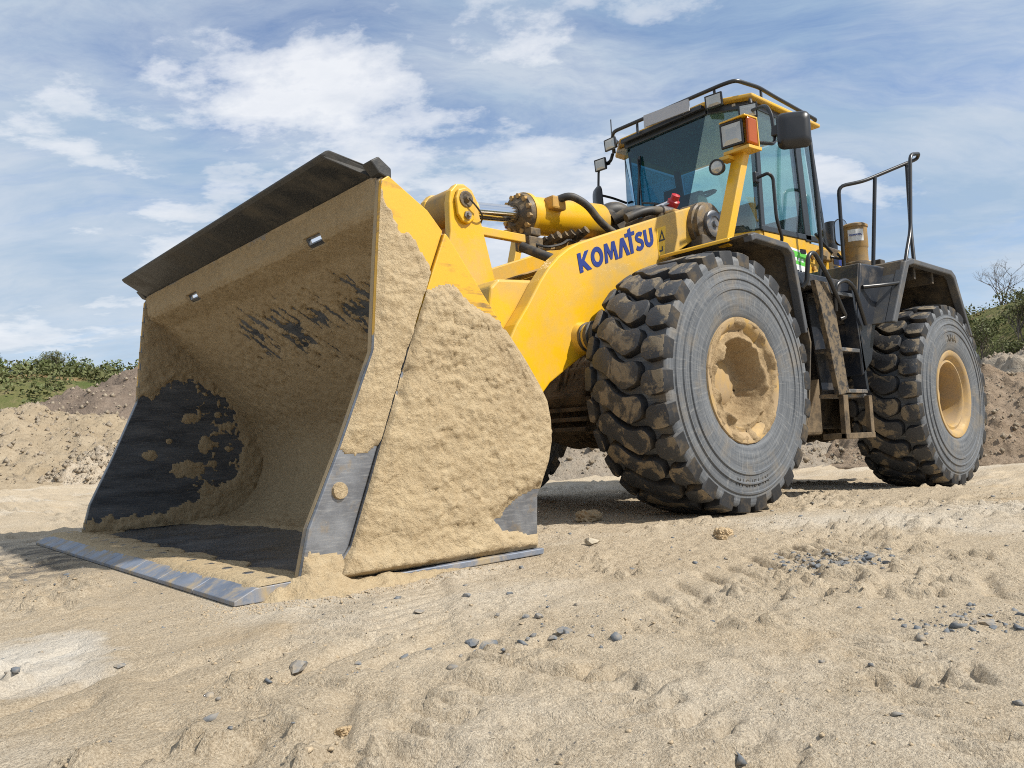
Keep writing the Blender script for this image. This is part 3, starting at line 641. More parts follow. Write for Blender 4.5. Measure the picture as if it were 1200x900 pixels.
# lettering on the arm: flat blue glyphs, raised T, crossbar-less A
def glyphs():
    w = .26; g = []; x = 0.0; gap = .07
    def add(polys, adv):
        nonlocal x
        for p_ in polys: g.append([(x+a, b_) for a, b_ in p_])
        x += adv+gap
    add([[(0, 0), (w, 0), (w, .36), (.58, 0), (.90, 0), (.46, .54), (.86, 1), (.55, 1), (w, .62), (w, 1), (0, 1)]], .88)
    el = lambda rx, ry: [(.46+rx*cos(2*pi*k/32), .5+ry*sin(2*pi*k/32)) for k in range(32)]
    add([el(.46, .52), el(.21, .27)], .92)
    add([[(0, 0), (.22, 0), (.28, .60), (.46, .1), (.58, .1), (.76, .60), (.82, 0), (1.06, 0), (.95, 1), (.70, 1), (.53, .48), (.36, 1), (.11, 1)]], 1.02)
    add([[(0, 0), (.27, 0), (.46, .62), (.66, 0), (.94, 0), (.60, 1), (.33, 1)]], .76)
    add([[(.16, 0), (.42, 0), (.42, .95), (.70, .95), (.70, 1.15), (.42, 1.15), (.42, 1.38), (.20, 1.32), (.16, 1.15), (-.10, 1.15), (-.10, .95), (.16, .95)]], .58)
    s_path = [(.64, .80), (.56, .87), (.42, .90), (.26, .87), (.17, .77), (.18, .66), (.28, .58), (.42, .52), (.55, .44), (.60, .33), (.57, .20), (.46, .12), (.32, .10), (.17, .14), (.07, .22)]
    add([stroke(s_path, .235)], .72)
    up_ = [(.13, 1), (.13, .42), (.15, .28), (.24, .16), (.39, .11), (.54, .16), (.63, .28), (.65, .42), (.65, 1)]
    add([stroke(up_, .25)], .78)
    return g, x-gap
gl, gw = glyphs(); me = curve_mesh('lettering', gl, .0015)
p0 = Vector((.645, .702, 1.592)); e1 = Vector((-.80, 0, .296))/gw; e2 = Vector((.022, 0, .128))
place(me, p0, e1, e2); me.materials.append(blue)
tag(ob('lettering', me, blue, armL), 'blue KOMATSU lettering on the lift arm')
# warning sticker
st = MB().prism([(-.19, 2.015), (-.30, 2.055), (-.265, 1.80), (-.20, 1.78)], .701, .703).build('warning_sticker', signy, armL)
tri = curve_mesh('warning_triangle', [[(-.5, 0), (.5, 0), (0, .9)], [(-.28, .13), (.28, .13), (0, .62)]], .001); place(tri, (-.243, .7045, 1.93), (-.075, 0, .026), (-.005, 0, .095)); ob('warning_triangle', tri, railm, armL)
arr = curve_mesh('warning_mark', [[(-.4, 0), (.3, 0), (.3, .6), (.1, .6), (.1, .2), (-.4, .2)]], .001); place(arr, (-.23, .7045, 1.85), (-.06, 0, .02), (0, 0, .06)); ob('warning_mark', arr, railm, armL)

# ---- bell crank, link and tilt cylinder
bc_poly = arc(1.175, 2.115, .125, -20, 200, 10)+[(1.035, 2.02), (.99, 1.80), (.90, 1.40), (.92, 1.05), (1.15, .80), (1.35, .95), (1.34, 1.25), (1.30, 1.6), (1.295, 2.02)][0:0]+[(1.06, 2.06), (1.09, 1.85), (1.10, 1.55), (1.20, 1.15), (1.45, .92), (1.42, .80), (1.20, .85), (.98, 1.05), (.88, 1.35), (.86, 1.60), (.93, 1.85), (1.03, 2.05)][0:0]
bc_poly = [(1.30, 2.10), (1.285, 2.18), (1.235, 2.235), (1.17, 2.245), (1.10, 2.215), (1.06, 2.15), (1.045, 2.06), (.97, 1.78), (.93, 1.62), (.90, 1.40), (.93, 1.1), (1.1, .84), (1.45, .72), (1.52, .82), (1.46, 1.0), (1.40, 1.25), (1.36, 1.55), (1.30, 1.90)]
crank = MB().prism(bc_poly, .115, .175).build('bell_crank', yellow, LD, bev=.012, seg=3)
MB().prism(bc_poly, -.175, -.115).build('crank_plate', yellow, crank, bev=.012, seg=3)
MB().cyl((1.175, -.112, 2.12), (1.175, .112, 2.12), .115, n=28).build('rod_eye', yellow_d, crank, smooth=True)
MB().prism([(1.262, 2.13), (1.24, 2.19), (1.18, 2.212), (1.12, 2.185), (1.10, 2.12), (1.115, 2.0), (1.16, 1.965), (1.215, 1.975), (1.25, 2.02)], .177, .205).build('pin_retainer', yellow, crank, bev=.01, seg=3)
MB().lathe((1.18, .206, 2.13), (0, 1, 0), [(0, .055), (.006, .055), (.008, .045), (.004, .03), (.014, .018), (.03, .015), (.03, 0)], 20).build('grease_cap', bronze, crank, smooth=True)
MB().lathe((1.175, .206, 2.02), (0, 1, 0), [(0, .03), (.012, .03), (.012, .017), (.03, .015), (.03, 0)], 6).build('bolt', steel, crank)
MB().tube([(1.18, .235, 2.13), (1.12, .24, 2.08), (1.05, .22, 2.03), (1.02, .15, 2.0), (1.03, .12, 1.93)], .006, 6).build('grease_line', hosem, crank, smooth=True)
MB().lathe((1.1, 0, 1.3), (0, 1, 0), [(-.3, .14), (.3, .14)], 24).build('crank_pivot', yellow_d, crank, smooth=True)
MB().prism([(1.42, .74), (1.5, .86), (1.95, .98), (2.0, .88)], -.08, .08).build('bucket_link', yellow_d, LD, bev=.02)
c0 = Vector((1.175, 0, 2.12)); c1v = Vector((-.62, 0, 2.285)); ax = (c1v-c0).normalized(); LEN = (c1v-c0).length
def on(t): return c0+ax*t
cyl = MB().lathe(on(0), ax, [(.685, 0), (.685, .165), (.72, .165), (.725, .142), (1.52, .142), (1.53, .135), (1.545, .11), (1.60, .09), (1.60, 0)], 36).build('tilt_cylinder', yellow, LD, smooth=True)
MB().cyl(on(.10), on(.22), .072, .072, 24).build('rod_end', yellow, cyl, smooth=True)
MB().cyl(on(.22), on(.70), .062, .062, 28).build('piston_rod', chrome, cyl, smooth=True)
gm = MB().lathe(on(0), ax, [(.60, .064), (.60, .085), (.63, .11), (.645, .15), (.684, .16)], 28).build('gland', bronze, cyl, smooth=True)
q0 = ax.orthogonal().normalized(); q1 = ax.cross(q0)
for k in range(12):
    a_ = 2*pi*k/12; off = (q0*cos(a_)+q1*sin(a_))*.135
    MB().cyl(on(.655)+off, on(.625)+off, .02, n=6).build('bolt', yellow_d, cyl)
MB().obox(on(1.5), on(1.95), .16, .2).build('rear_yoke', blackd, cyl, bev=.03)
MB().box((.43, .02, 2.00), (.53, .13, 2.06)).box((.42, -.02, 1.90), (.56, .14, 1.99)).build('valve_block', bronze, cyl, bev=.01)
MB().obox((1.06, .13, 1.955), (.58, .10, 1.965), .045, .06).build('position_rod', yellow, cyl, bev=.006)
MB().obox((.60, .08, 1.90), (-.25, .05, 2.06), .05, .06).build('rod_guide', yellow_d, cyl, bev=.008)
for k in range(9):
    x = .42-k*.05; MB().cyl((x, .08+.02*(k % 2), 1.95+.012*k), (x-.02, .15+.02*(k % 3), 1.99+.014*k), .016+.008*(k % 3), n=8).build('fitting', bronze, cyl, smooth=True)
MB().tube([(.50, .12, 1.94), (.45, .2, 1.90), (.30, .22, 1.94), (.20, .18, 2.0), (.05, .12, 2.0)], .010, 6).build('cable', hosem, cyl, smooth=True)
MB().box((.22, .10, 2.21), (.36, .20, 2.31)).build('hose_flange', yellow_d, cyl, bev=.015)
MB().tube([(.30, .15, 2.28), (.24, .26, 2.31), (.10, .30, 2.25), (-.02, .32, 2.12), (-.22, .34, 2.03), (-.45, .36, 2.03)], .029, 12, 5, .12).build('hose', hosem, cyl, smooth=True)
MB().tube([(.62, .12, 1.90), (.56, .30, 1.80), (.42, .42, 1.72), (.22, .46, 1.70), (.0, .5, 1.76)], .036, 12, 5, .14).build('hose', hosem, cyl, smooth=True)
MB().tube([(-.42, .10, 2.26), (-.52, .22, 2.33), (-.66, .28, 2.32), (-.80, .30, 2.22)], .045, 12, 5, .14).build('hose', hosem, cyl, smooth=True)
MB().tube([(-.30, .33, 2.20), (-.45, .40, 2.27), (-.62, .42, 2.29), (-.85, .42, 2.28)], .036, 10, 5, .1).build('hose', hosem, cyl, smooth=True)
MB().cyl((-.62, .42, 2.29), (-.76, .42, 2.295), .045, n=12).build('hose_coupling', steel, cyl, smooth=True)
MB().tube([(-.40, -.05, 2.28), (-.46, .0, 2.36), (-.56, .04, 2.38), (-.70, .05, 2.30)], .075, 12, 5, .1).build('bellows', hosem, cyl, smooth=True)
# pipes running along the far arm
for k in range(3):
    MB().tube([(1.0, -.56+.03*k, 1.55), (.3, -.56+.03*k, 1.79), (-.6, -.56+.03*k, 2.1)], .011, 6, 2, .02).build('pipe', yellow_d, armR, smooth=True)
MB().box((.52, -.58, 1.68), (.56, -.47, 1.78)).build('pipe_clamp', hosem, armR, bev=.005)
# lift cylinders
for s_ in (1, -1):
    lc = MB().cyl((-.55, s_*.49, .95), (.2, s_*.49, 1.08), .085, n=20).build('lift_cylinder', yellow_d, LD, smooth=True)
    MB().cyl((.2, s_*.49, 1.08), (.65, s_*.49, 1.16), .05, n=20).build('piston_rod', chrome, lc, smooth=True)

# ---- front frame and axles
MB().prism([(-1.3, .62), (.30, .62), (.42, .80), (.30, 1.05), (-.1, 1.4), (-.45, 1.95), (-.60, 2.28), (-.95, 2.28), (-1.05, 1.7), (-1.3, 1.3)], -.45, .45).build('front_frame', muddy, LD, bev=.02)
for s_ in (1, -1):
    MB().prism([(-.55, 1.85), (-.62, 2.28), (-.95, 2.28), (-1.05, 1.7)], *sorted((s_*.451, s_*.56))).build('frame_tower', yellow_d, LD, bev=.02)
for wx in (0, -3.45):
    zc_ = .83 if wx == 0 else .765
    ax_ = MB().lathe((wx, -.85, zc_), (0, 1, 0), [(0, .2), (.25, .24), (.4, .30), (.62, .34), (.85, .40), (1.08, .34), (1.3, .30), (1.45, .24), (1.70, .2)], 32).build('axle_housing', muddy, LD, smooth=True)
    for k in range(7):
        y = .18+.055*k
        MB().lathe((wx, y, zc_), (0, 1, 0), [(0, .36-.012*k), (0, .40-.012*k), (.022, .40-.012*k), (.022, .36-.012*k)], 32).build('cooling_rib', muddy, ax_, smooth=True)
for k in range(6):
    MB().box((.30, -.05, .56+.07*k), (.46-.02*k, .50, .59+.07*k)).build('frame_rib', muddy, LD, bev=.006)
MB().box((.22, -.05, .54), (.34, .48, 1.02)).build('axle_guard', muddy, LD, bev=.02)

# ---- wheels
NP = 26; RT = .848
prof = [(.275, .36), (.285, .392), (.300, .41), (.312, .45), (.318, .52), (.318, .575), (.325, .579), (.325, .593), (.317, .598), (.315, .64), (.321, .644), (.321, .653), (.312, .658), (.309, .70), (.316, .705), (.314, .716), (.305, .722), (.303, .755), (.298, .782), (.285, .796), (.255, .794), (.2, .792), (0, .796)]
prof = prof+[(-a, b_) for a, b_ in prof[::-1][1:]]
def floor_r(w): return np.interp(abs(w), [0, .2, .255, .285, .298, .303, .325], [.796, .792, .794, .796, .782, .755, .72])
def top_r(w): return RT-.022*(abs(w)/.30)**4
def smooth_poly(P, it=2):
    P = [Vector((*p, 0)) for p in P]
    for _ in range(it):
        Q = []
        for i_ in range(len(P)):
            a, c = P[i_], P[(i_+1) % len(P)]; Q += [a*.84+c*.16, a*.16+c*.84]
        P = Q
    return [(p.x, p.y) for p in P]
lug_side = surf('groove_rubber', (.016, .017, .020), (.028, .029, .032), (.10, .075, .045), .12, 9, .6, 0, .35, 60, .3, .003)
def lug_mesh(name, poly):
    """poly in (w, s): w across the tread, s along the circumference in metres"""
    P = smooth_poly(poly, 1); n = len(P); cx = sum(p[0] for p in P)/n; cs = sum(p[1] for p in P)/n
    # inward normals for insets
    def inset(d):
        out = []
        for i_ in range(n):
            a, p_, c = Vector(P[i_-1]), Vector(P[i_]), Vector(P[(i_+1) % n]); t = (c-a).normalized(); out.append(tuple(p_+Vector((-t.y, t.x))*d))
        return out
    area = sum(P[i_][0]*P[(i_+1) % n][1]-P[(i_+1) % n][0]*P[i_][1] for i_ in range(n))
    sg = 1 if area > 0 else -1
    rings = [([(w, s) for w, s in inset(-.010*sg)], 'base', 0), (inset(0), 'mid', .007), (inset(.003*sg), 'top', .0015), (inset(.008*sg), 'top', 0)]
    v = []
    for ring, kind, d in rings:
        for w, s in ring:
            w = max(-.306, min(.306, w)); rr_ = floor_r(w)-.012 if kind == 'base' else top_r(w)-d
            if kind != 'base': w = max(-.303, min(.303, w))
            a = s/RT; v.append((rr_*cos(a), w, rr_*sin(a)))
    f = []
    for k in range(3):
        for i_ in range(n):
            j_ = (i_+1) % n; q_ = (k*n+i_, k*n+j_, (k+1)*n+j_, (k+1)*n+i_); f.append(q_ if sg < 0 else q_[::-1])
    top = tuple(3*n+i_ for i_ in range(n)); f.append(top if sg < 0 else top[::-1])
    me = bpy.data.meshes.new(name); me.from_pydata(v, [], f); me.update()
    bm = bmesh.new(); bm.from_mesh(me); bmesh.ops.recalc_face_normals(bm, faces=bm.faces); bmesh.ops.triangulate(bm, faces=[q_ for q_ in bm.faces if len(q_.verts) > 4]); bm.to_mesh(me); bm.free()
    me.materials.append(tread); me.materials.append(lug_side)
    for pl_ in me.polygons:
        c_ = pl_.center; rr2_ = math.hypot(c_.x, c_.z); pl_.material_index = 0 if (c_.x*pl_.normal.x+c_.z*pl_.normal.z)/rr2_ > .72 else 1
    me.polygons.foreach_set('use_smooth', [True]*len(me.polygons)); me.set_sharp_from_angle(angle=R(28)); return me
pt = 2*pi*RT/NP
lugA = lug_mesh('tread_lug', [(.165, -.055), (.20, -.03), (.25, -.035), (.30, -.025), (.31, -.10), (.30, -.165), (.255, -.175), (.195, -.18), (.155, -.15), (.150, -.10)])
lugB = lug_mesh('tread_lug', [(-.235, .095), (-.185, .147), (-.119, .147), (-.06, .072), (.009, .030), (.114, .032), (.144, -.010), (.128, -.100), (.025, -.140), (-.06, -.083), (-.119, -.026), (-.225, .025)])
lugC = lug_mesh('tread_lug', [(-.235, .01), (-.262, .04), (-.31, .03), (-.31, -.11), (-.262, -.12), (-.235, -.09)])
LUGS = [(lugA, 0), (lugB, 0), (lugC, 0)]
def wheel(loc, flip, lugs, muddy, spin):
    rimp = [(.24, .335), (.29, .345), (.305, .365), (.303, .40), (.285, .41), (.275, .405), (.27, .40)]
    M = MB().lathe((0, 0, 0), (0, 1, 0), [(.05, 0), (.05, .16), (.07, .18), (.07, .255), (.235, .285), (.262, .292), (.268, .300), (.262, .325), (.272, .335), (.292, .350), (.306, .372), (.306, .398), (.292, .408), (.26, .408), (.2, .36), (-.25, .36), (-.3, .41)], 64)
    w = M.build('wheel', rimmat, LD, smooth=True)
    w.location = loc; w.rotation_euler = (0, 0, pi if flip else 0)
    ty = MB().lathe((0, 0, 0), (0, 1, 0), prof, 104).build('tyre', rubber, w, smooth=True)
    hub = MB().lathe((0, 0, 0), (0, 1, 0), [(.04, .15), (.11, .15), (.125, .135), (.135, .06), (.135, 0)], 28).build('hub', rimmat, w, smooth=True)
    for k in range(16):
        a = 2*pi*k/16; MB().cyl((.215*cos(a), .068, .215*sin(a)), (.215*cos(a), .09, .215*sin(a)), .016, n=6).build('bolt', rimmat, w) if not flip else None
    MB().box((.255, .14, -.045), (.315, .245, .045)).build('valve_guard', rimmat, w, bev=.012).rotation_euler = (0, -spin-.5, 0)
    if lugs:
        for k in range(NP):
            for me_, ds in LUGS:
                o = bpy.data.objects.new('tread_lug', me_); COL.objects.link(o); o.parent = w
                o.rotation_euler = (0, -(k*2*pi/NP+ds/RT+spin), 0)
    else:
        V_ = []; F_ = []
        for k in range(NP):
            for me_, ds in LUGS:
                a = -(k*2*pi/NP+ds/RT); mm_ = Matrix.Rotation(a, 3, 'Y'); o_ = len(V_)
                V_ += [tuple(mm_ @ v.co) for v in me_.vertices]; F_ += [tuple(i_+o_ for i_ in q_.vertices) for q_ in me_.polygons]
        t_ = mk('tread', V_, F_, tread, w, True); t_['kind'] = 'stuff'
    return w
wF = wheel((0, 1.165, .83), False, True, True, .1); wR = wheel((-3.45, 1.165, .768), False, True, False, .17)
wheel((0, -1.165, .83), True, False, False, 0); wheel((-3.45, -1.165, .768), True, False, False, 0)
def side_text(w, txt, a_mid, r_, size, y, bold=.004, inv=False):
    tot = len(txt)
    for k, ch in enumerate(txt):
        me_ = text_mesh(ch, size, .0025, bold*size*4)
        th = a_mid+(1 if not inv else -1)*(k-(tot-1)/2)*size*.78/r_
        # outer face seen from +y: x runs left, so text advances towards -x
        c_ = Vector((-cos(th)*r_*-1, 0, sin(th)*r_)); rad = Vector((cos(th), 0, sin(th)))
        upv = rad if not inv else -rad; right = Vector((-upv.z*-1, 0, -upv.x)) if False else Vector((0, 1, 0)).cross(upv)*-1
        right = upv.cross(Vector((0, 1, 0)))
        place(me_, rad*r_+Vector((0, y, 0)), right, upv)
        ob('sidewall_letter', me_, hosem, w)
side_text(wR, 'XHA', pi/2, .49, .085, .3185)
side_text(wF, 'MICHELIN', -pi/2, .665, .06, .3135, inv=True)
# mud caked round the front rim: rough ring and dish
def t_mud(a, r_):
    x = r_*np.cos(a); z = r_*np.sin(a)
    edge = .255+.035*(fbm(np.cos(a)*2, np.sin(a)*2, .55, 3, 301)-.5)*2
    ring = np.exp(-((r_-edge)/.035)**2)*.055*(.35+1.1*fbm(x, z, .12, 3, 303))
    n_ = (fbm(x, z, .06, 4, 305)-.5)*.03+.006
    bare_ = sst(.52, .62, fbm(x, z, .14, 3, 307))
    return ring*(1-.4*bare_)+n_*(1-.9*bare_)-.010*bare_*sst(.30, .33, r_)
th = np.linspace(0, 2*pi, 150); rr_ = np.linspace(.05, .402, 58)
ry = lambda r_: np.interp(r_, [0, .12, .20, .235, .275, .30, .335, .35, .372, .402], [.10, .10, .11, .15, .255, .265, .274, .293, .307, .300])
sheet('mud_cake', th, rr_, lambda a, r_: np.stack([r_*np.cos(a), ry(r_), r_*np.sin(a)], -1), nY(1), t_mud, mudm, wF, cut=.0008)

# ---- fenders
def fender(name, pts, y0, y1, mat, edge_mat, lip):
    """folded plate following pts (x,z), with an outer rim band"""
    t = .012; top = pts; bot = offset(pts, -t)
    f_ = MB().prism(top+bot[::-1], y0, y1).build(name, mat, LD, bev=0)
    return f_
ff = [(-.20, 1.795), (-.26, 1.815), (-.66, 1.80), (-.74, 1.745), (-.86, 1.20)]
fo = [(-.20, 1.80), (-.26, 1.822), (-.67, 1.808), (-.752, 1.75), (-.872, 1.19)]
def band(pts, d):   # closed outline of a folded strip
    return pts+offset(pts, d)[::-1]
for s_ in (1, -1):
    fen = MB().prism(band(ff, -.014), *sorted((s_*.74, s_*1.44))).build('front_fender', blackd if s_ > 0 else blackd, LD)
    MB().prism(band(fo[:1]+fo[1:], .045), *sorted((s_*1.395, s_*1.46))).build('fender_edge', greyf, fen, bev=.008)
    MB().prism([(-.185, 1.785), (-.235, 1.805), (-.235, 1.828), (-.185, 1.808)], *sorted((s_*.72, s_*1.30))).build('fender_flange', yellow, fen, bev=.005)
    MB().prism([(-.40, 1.60), (-.46, 1.62), (-.68, 1.56), (-.80, 1.10), (-.77, 1.09), (-.66, 1.53), (-.46, 1.59)], *sorted((s_*.98, s_*1.03))).build('fender_stay', yellow_d, fen)
    MB().prism([(-.845, 1.22), (-.865, 1.22), (-.895, 1.12), (-.80, .62), (-.70, .46), (-.685, .47), (-.785, .63), (-.88, 1.11)], *sorted((s_*.86, s_*1.46))).build('mud_flap', blackd, fen)
rf = [(-2.30, 1.36), (-2.60, 1.90), (-2.74, 1.935), (-3.62, 1.93), (-3.70, 1.895), (-4.02, 1.33)]
for s_ in (1, -1):
    fen = MB().prism(band(rf, -.02), *sorted((s_*.66, s_*1.44))).build('rear_fender', blackd, LD)
    MB().prism([(-2.33, 1.355), (-2.66, 1.875), (-2.76, 1.90), (-3.60, 1.893), (-3.665, 1.862), (-3.985, 1.33), (-4.03, 1.335), (-3.715, 1.90), (-3.63, 1.942), (-2.73, 1.948), (-2.585, 1.905), (-2.245, 1.36)], *sorted((s_*1.40, s_*1.475))).build('fender_edge', greyf, fen, bev=.010)
    MB().prism([(-2.245, 1.362), (-2.59, 1.908), (-2.60, 1.90), (-2.29, 1.36)], *sorted((s_*1.15, s_*1.40))).build('front_face', greyf, fen)
    MB().prism([(-4.00, 1.36), (-4.02, 1.36), (-4.06, 1.0), (-4.03, .75), (-4.01, .75), (-4.03, 1.0)], *sorted((s_*.86, s_*1.42))).build('mud_flap', blackd, fen)
    for x in (-2.95, -3.35):
        MB().box((x-.02, s_*.7, 1.80), (x+.02, s_*1.40, 1.905)).build('fender_stay', blackd, fen)
    MB().box((-4.0, s_*.64, 1.0), (-2.4, s_*.70, 1.90)).build('inner_panel', blackd, fen)

# ---- rear frame, engine hood, deck, side boxes
MB().box((-5.0, -.55, .50), (-1.25, .55, 1.65)).build('rear_frame', blackd, LD, bev=.03)
hood = MB().prism([(-2.68, 1.70), (-2.68, 2.16), (-2.75, 2.22), (-4.9, 2.15), (-5.3, 2.0), (-5.4, 1.0), (-5.0, .9), (-5.0, 1.7)], -.74, .74).build('engine_hood', yellow, LD, bev=.03, seg=3)
for k in range(2):
    MB().box((-3.5, .741, 2.05-.09*k), (-2.80, .744, 2.12-.09*k)).build('blue_stripe', blue, hood)
MB().cyl((-3.9, .2, 2.15), (-3.9, .2, 2.75), .06, n=16).build('exhaust_pipe', blackp, hood, smooth=True)
dk = MB().box((-2.1, .66, 1.615), (-1.02, 1.22, 1.715)).build('deck', blackp, LD, bev=.008)
MB().box((-2.08, .70, 1.7155), (-1.04, 1.20, 1.722)).build('tread_sheet', greyf, dk)
MB().box((-2.1, -1.22, 1.615), (-1.02, -.66, 1.715)).build('deck', blackp, LD, bev=.008)
for s_ in (1, -1):
    bx_ = MB().prism([(-2.12, 1.87), (-2.60, 1.89), (-2.32, 1.36), (-2.20, 1.05), (-2.02, .92), (-1.98, 1.35)], *sorted((s_*.66, s_*1.30))).build('side_box', blackp, LD, bev=.015)
    if s_ > 0:
        MB().prism([(-2.095, 1.86), (-2.115, 1.87), (-1.98, 1.36), (-1.965, 1.36)], 1.02, 1.29).build('box_lid', blackd, bx_, bev=.004)
        MB().box((-2.02, 1.05, 1.64), (-1.98, 1.12, 1.69)).build('latch', bronze, bx_, bev=.006)
    MB().box((-2.3, s_*.56, .45), (-1.15, s_*.78, 1.60)).build('fuel_tank', muddy, LD, bev=.03)
# ---- access ladder
lad = MB().prism([(-1.30, 1.64), (-1.50, 1.64), (-1.60, 1.42), (-1.73, .78), (-1.56, .76), (-1.46, 1.15), (-1.38, 1.40)], 1.27, 1.31).build('ladder', muddy_l, LD, bev=.004)
MB().prism([(-1.92, 1.62), (-1.95, 1.62), (-2.10, .80), (-2.06, .80)], 1.20, 1.30).build('stringer', blackp, lad)
MB().prism([(-1.55, 1.6), (-1.92, 1.6), (-2.06, .82), (-1.70, .82)], 1.085, 1.10).build('ladder_back', blackp, lad)
for (x0, x1, z) in ((-1.56, -1.93, 1.56), (-1.62, -1.99, 1.11), (-1.68, -2.07, .78)):
    MB().box((x0, 1.10, z), (x1, 1.30, z+.03)).build('step', steel, lad, bev=.004)
# bottom step hung as a frame
MB().box((-1.62, 1.27, .42), (-1.70, 1.31, .76)).build('step_post', muddy, lad, bev=.004)
MB().box((-2.06, 1.27, .42), (-2.12, 1.31, .76)).build('step_post', muddy, lad, bev=.004)
MB().box((-1.62, 1.12, .415), (-2.12, 1.315, .46)).build('step', muddy, lad, bev=.004)
MB().box((-1.60, 1.12, .745), (-2.13, 1.26, .775)).build('step', steel, lad, bev=.004)
# ---- handrails
def rail(pts, r_=.017, rad=.07, par=LD, name='handrail'): return MB().tube(pts, r_, 10, 4, rad).build(name, railm, par, smooth=True)
rail([(-1.12, 1.30, 1.56), (-1.14, 1.33, 1.60), (-1.15, 1.35, 1.80), (-1.24, 1.35, 1.84), (-1.44, 1.35, 1.67), (-1.72, 1.33, 1.38), (-1.66, 1.31, 1.36)])
rail([(-1.60, 1.31, 1.42), (-1.56, 1.34, 1.62), (-1.72, 1.35, 1.68), (-1.86, 1.35, 1.63), (-2.06, 1.33, 1.34)])
rail([(-2.05, .95, 1.70), (-2.12, .97, 2.0), (-2.08, .98, 2.6), (-2.10, .95, 3.08), (-2.18, .86, 3.14)])
rail([(-2.06, .96, 2.18), (-2.30, .92, 2.12), (-2.45, .9, 2.08)], .013)
rail([(-2.56, .95, 1.88), (-2.57, .95, 2.70), (-2.75, 1.1, 2.74), (-3.28, 1.38, 2.975), (-3.22, 1.42, 3.0), (-3.02, 1.42, 2.95), (-2.86, 1.43, 2.22), (-2.68, 1.45, 1.98), (-2.55, 1.46, 1.72), (-2.30, 1.42, 1.68), (-2.1, 1.31, 1.66)])
rail([(-2.86, 1.16, 2.79), (-2.72, 1.14, 1.93)])
rail([(-3.16, 1.33, 2.90), (-3.05, 1.36, 2.25), (-2.96, 1.40, 1.94)])
# ---- air pre-cleaner
pc = MB().lathe((-2.86, .93, 2.03), (0, 0, 1), [(0, .0), (0, .105), (.12, .105), (.13, .108), (.14, .112), (.32, .112), (.325, .12), (.345, .12), (.36, .10), (.365, 0)], 28).build('air_precleaner', brass, LD, smooth=True)
MB().lathe((-2.86, .93, 1.85), (0, 0, 1), [(0, .08), (.0, .14), (.05, .15), (.16, .14), (.18, .112), (.19, 0)], 20).build('precleaner_base', bronze, pc, smooth=True)
MB().box((-2.98, 1.00, 1.84), (-3.08, 1.10, 2.05)).build('bracket', blackd, pc, bev=.01)
nvec = Vector((.86, .51, 0)).normalized(); tv = Vector((-nvec.y, nvec.x, 0)); pcc = Vector((-2.86, .93, 2.27)); lc_ = pcc+nvec*.1135
lb = MB().add([pcc+(nvec*cos(t_)+tv*sin(t_))*.1135+Vector((0, 0, b_)) for b_ in (-.055, .055) for t_ in (-.62, -.31, 0, .31, .62)], [(i_, i_+1, i_+6, i_+5) for i_ in range(4)]).build('label', whitem, pc)
tx = text_mesh('KOMATSU', .024, .0006, .0009); place(tx, lc_+nvec*.002+Vector((0, 0, -.006)), tv, Vector((0, 0, 1))); ob('lettering', tx, blue, pc)

# ---- cab
YC = .05; xF, xN, xR = -1.25, -1.45, -2.60
zs, zt_ = 2.19, 3.265
cab = MB().prism([(-1.30, .47), (xN, .795), (xR, .795), (xR, -.695), (-1.52, -.695), (-1.30, -.40)], 1.73, 2.17, 'z').build('cab', yellow, LD, bev=.012, seg=3)
nl = lambda z: (-1.45, .80, z); 
# corner glass line leans inward: sky reflection's edge put into pane shape and tint
Ft, Fb = (-1.25, .49, zt_), (-1.22, .17, 2.18); Gt, Gb = (-1.29, -.43, zt_), (-1.26, -.30, 2.18)
Nt, Nb = (-1.445, .80, zt_), (-1.43, .80, 2.18); Ot, Ob = (-1.58, -.70, zt_), (-1.56, -.70, 2.18)
def pane(name, q_, mat, th_=.008):
    o = mk(name, q_, [(0, 1, 2, 3)], mat, cab); md = o.modifiers.new('t', 'SOLIDIFY'); md.thickness = th_; md.offset = 0; return o
def lerp(a, b_, t): return tuple(a[i_]+(b_[i_]-a[i_])*t for i_ in range(3))
pane('windscreen', [Fb, Ft, Gt, Gb], glass_f)
pane('corner_pane', [Nb, Nt, Ft, Fb], glass_s)
pane('corner_pane', [Gb, Gt, Ot, Ob], glass_f)
pane('door_pane', [(-1.50, .80, 2.20), (-1.50, .80, 3.215), (-2.08, .80, 3.215), (-2.16, .80, 2.24)], glass_s)
pane('rear_side_pane', [(-2.28, .80, 2.24), (-2.18, .80, 3.215), (-2.36, .80, 3.215), (-2.52, .80, 2.24)], glass_s)
pane('rear_pane', [(-2.56, .72, 2.24), (-2.40, .72, 3.215), (-2.40, -.62, 3.215), (-2.56, -.62, 2.24)], glass_s)
pane('far_side_pane', [(-1.62, -.70, 2.20), (-1.62, -.70, 3.215), (-2.36, -.70, 3.215), (-2.5, -.70, 2.24)], glass_s)
def post(a, b_, w, d, name='pillar', mat=railm, par=None): return MB().obox(a, b_, w, d).build(name, mat, par or cab, bev=.006)
pillm = surf('pillar_paint', (.028, .034, .04), (.035, .04, .046), None, 0, 3, .3)
post((-1.475, .785, 2.17), (-1.475, .785, 3.265), .055, .06, mat=pillm)
post((-2.22, .785, 2.17), (-2.12, .785, 3.265), .06, .10, mat=pillm)
post((-2.56, .775, 2.17), (-2.385, .775, 3.265), .06, .05, mat=pillm)
post((-2.56, -.675, 2.17), (-2.385, -.675, 3.265), .06, .05, mat=pillm)
post((-1.59, -.675, 2.17), (-1.59, -.675, 3.265), .05, .05, mat=pillm)
post((-1.485, .806, 2.19), (-1.485, .806, 3.21), .012, .02, 'door_seal')
post((-1.46, .80, 2.185), (-2.54, .80, 2.215), .03, .05, 'sill', pillm)
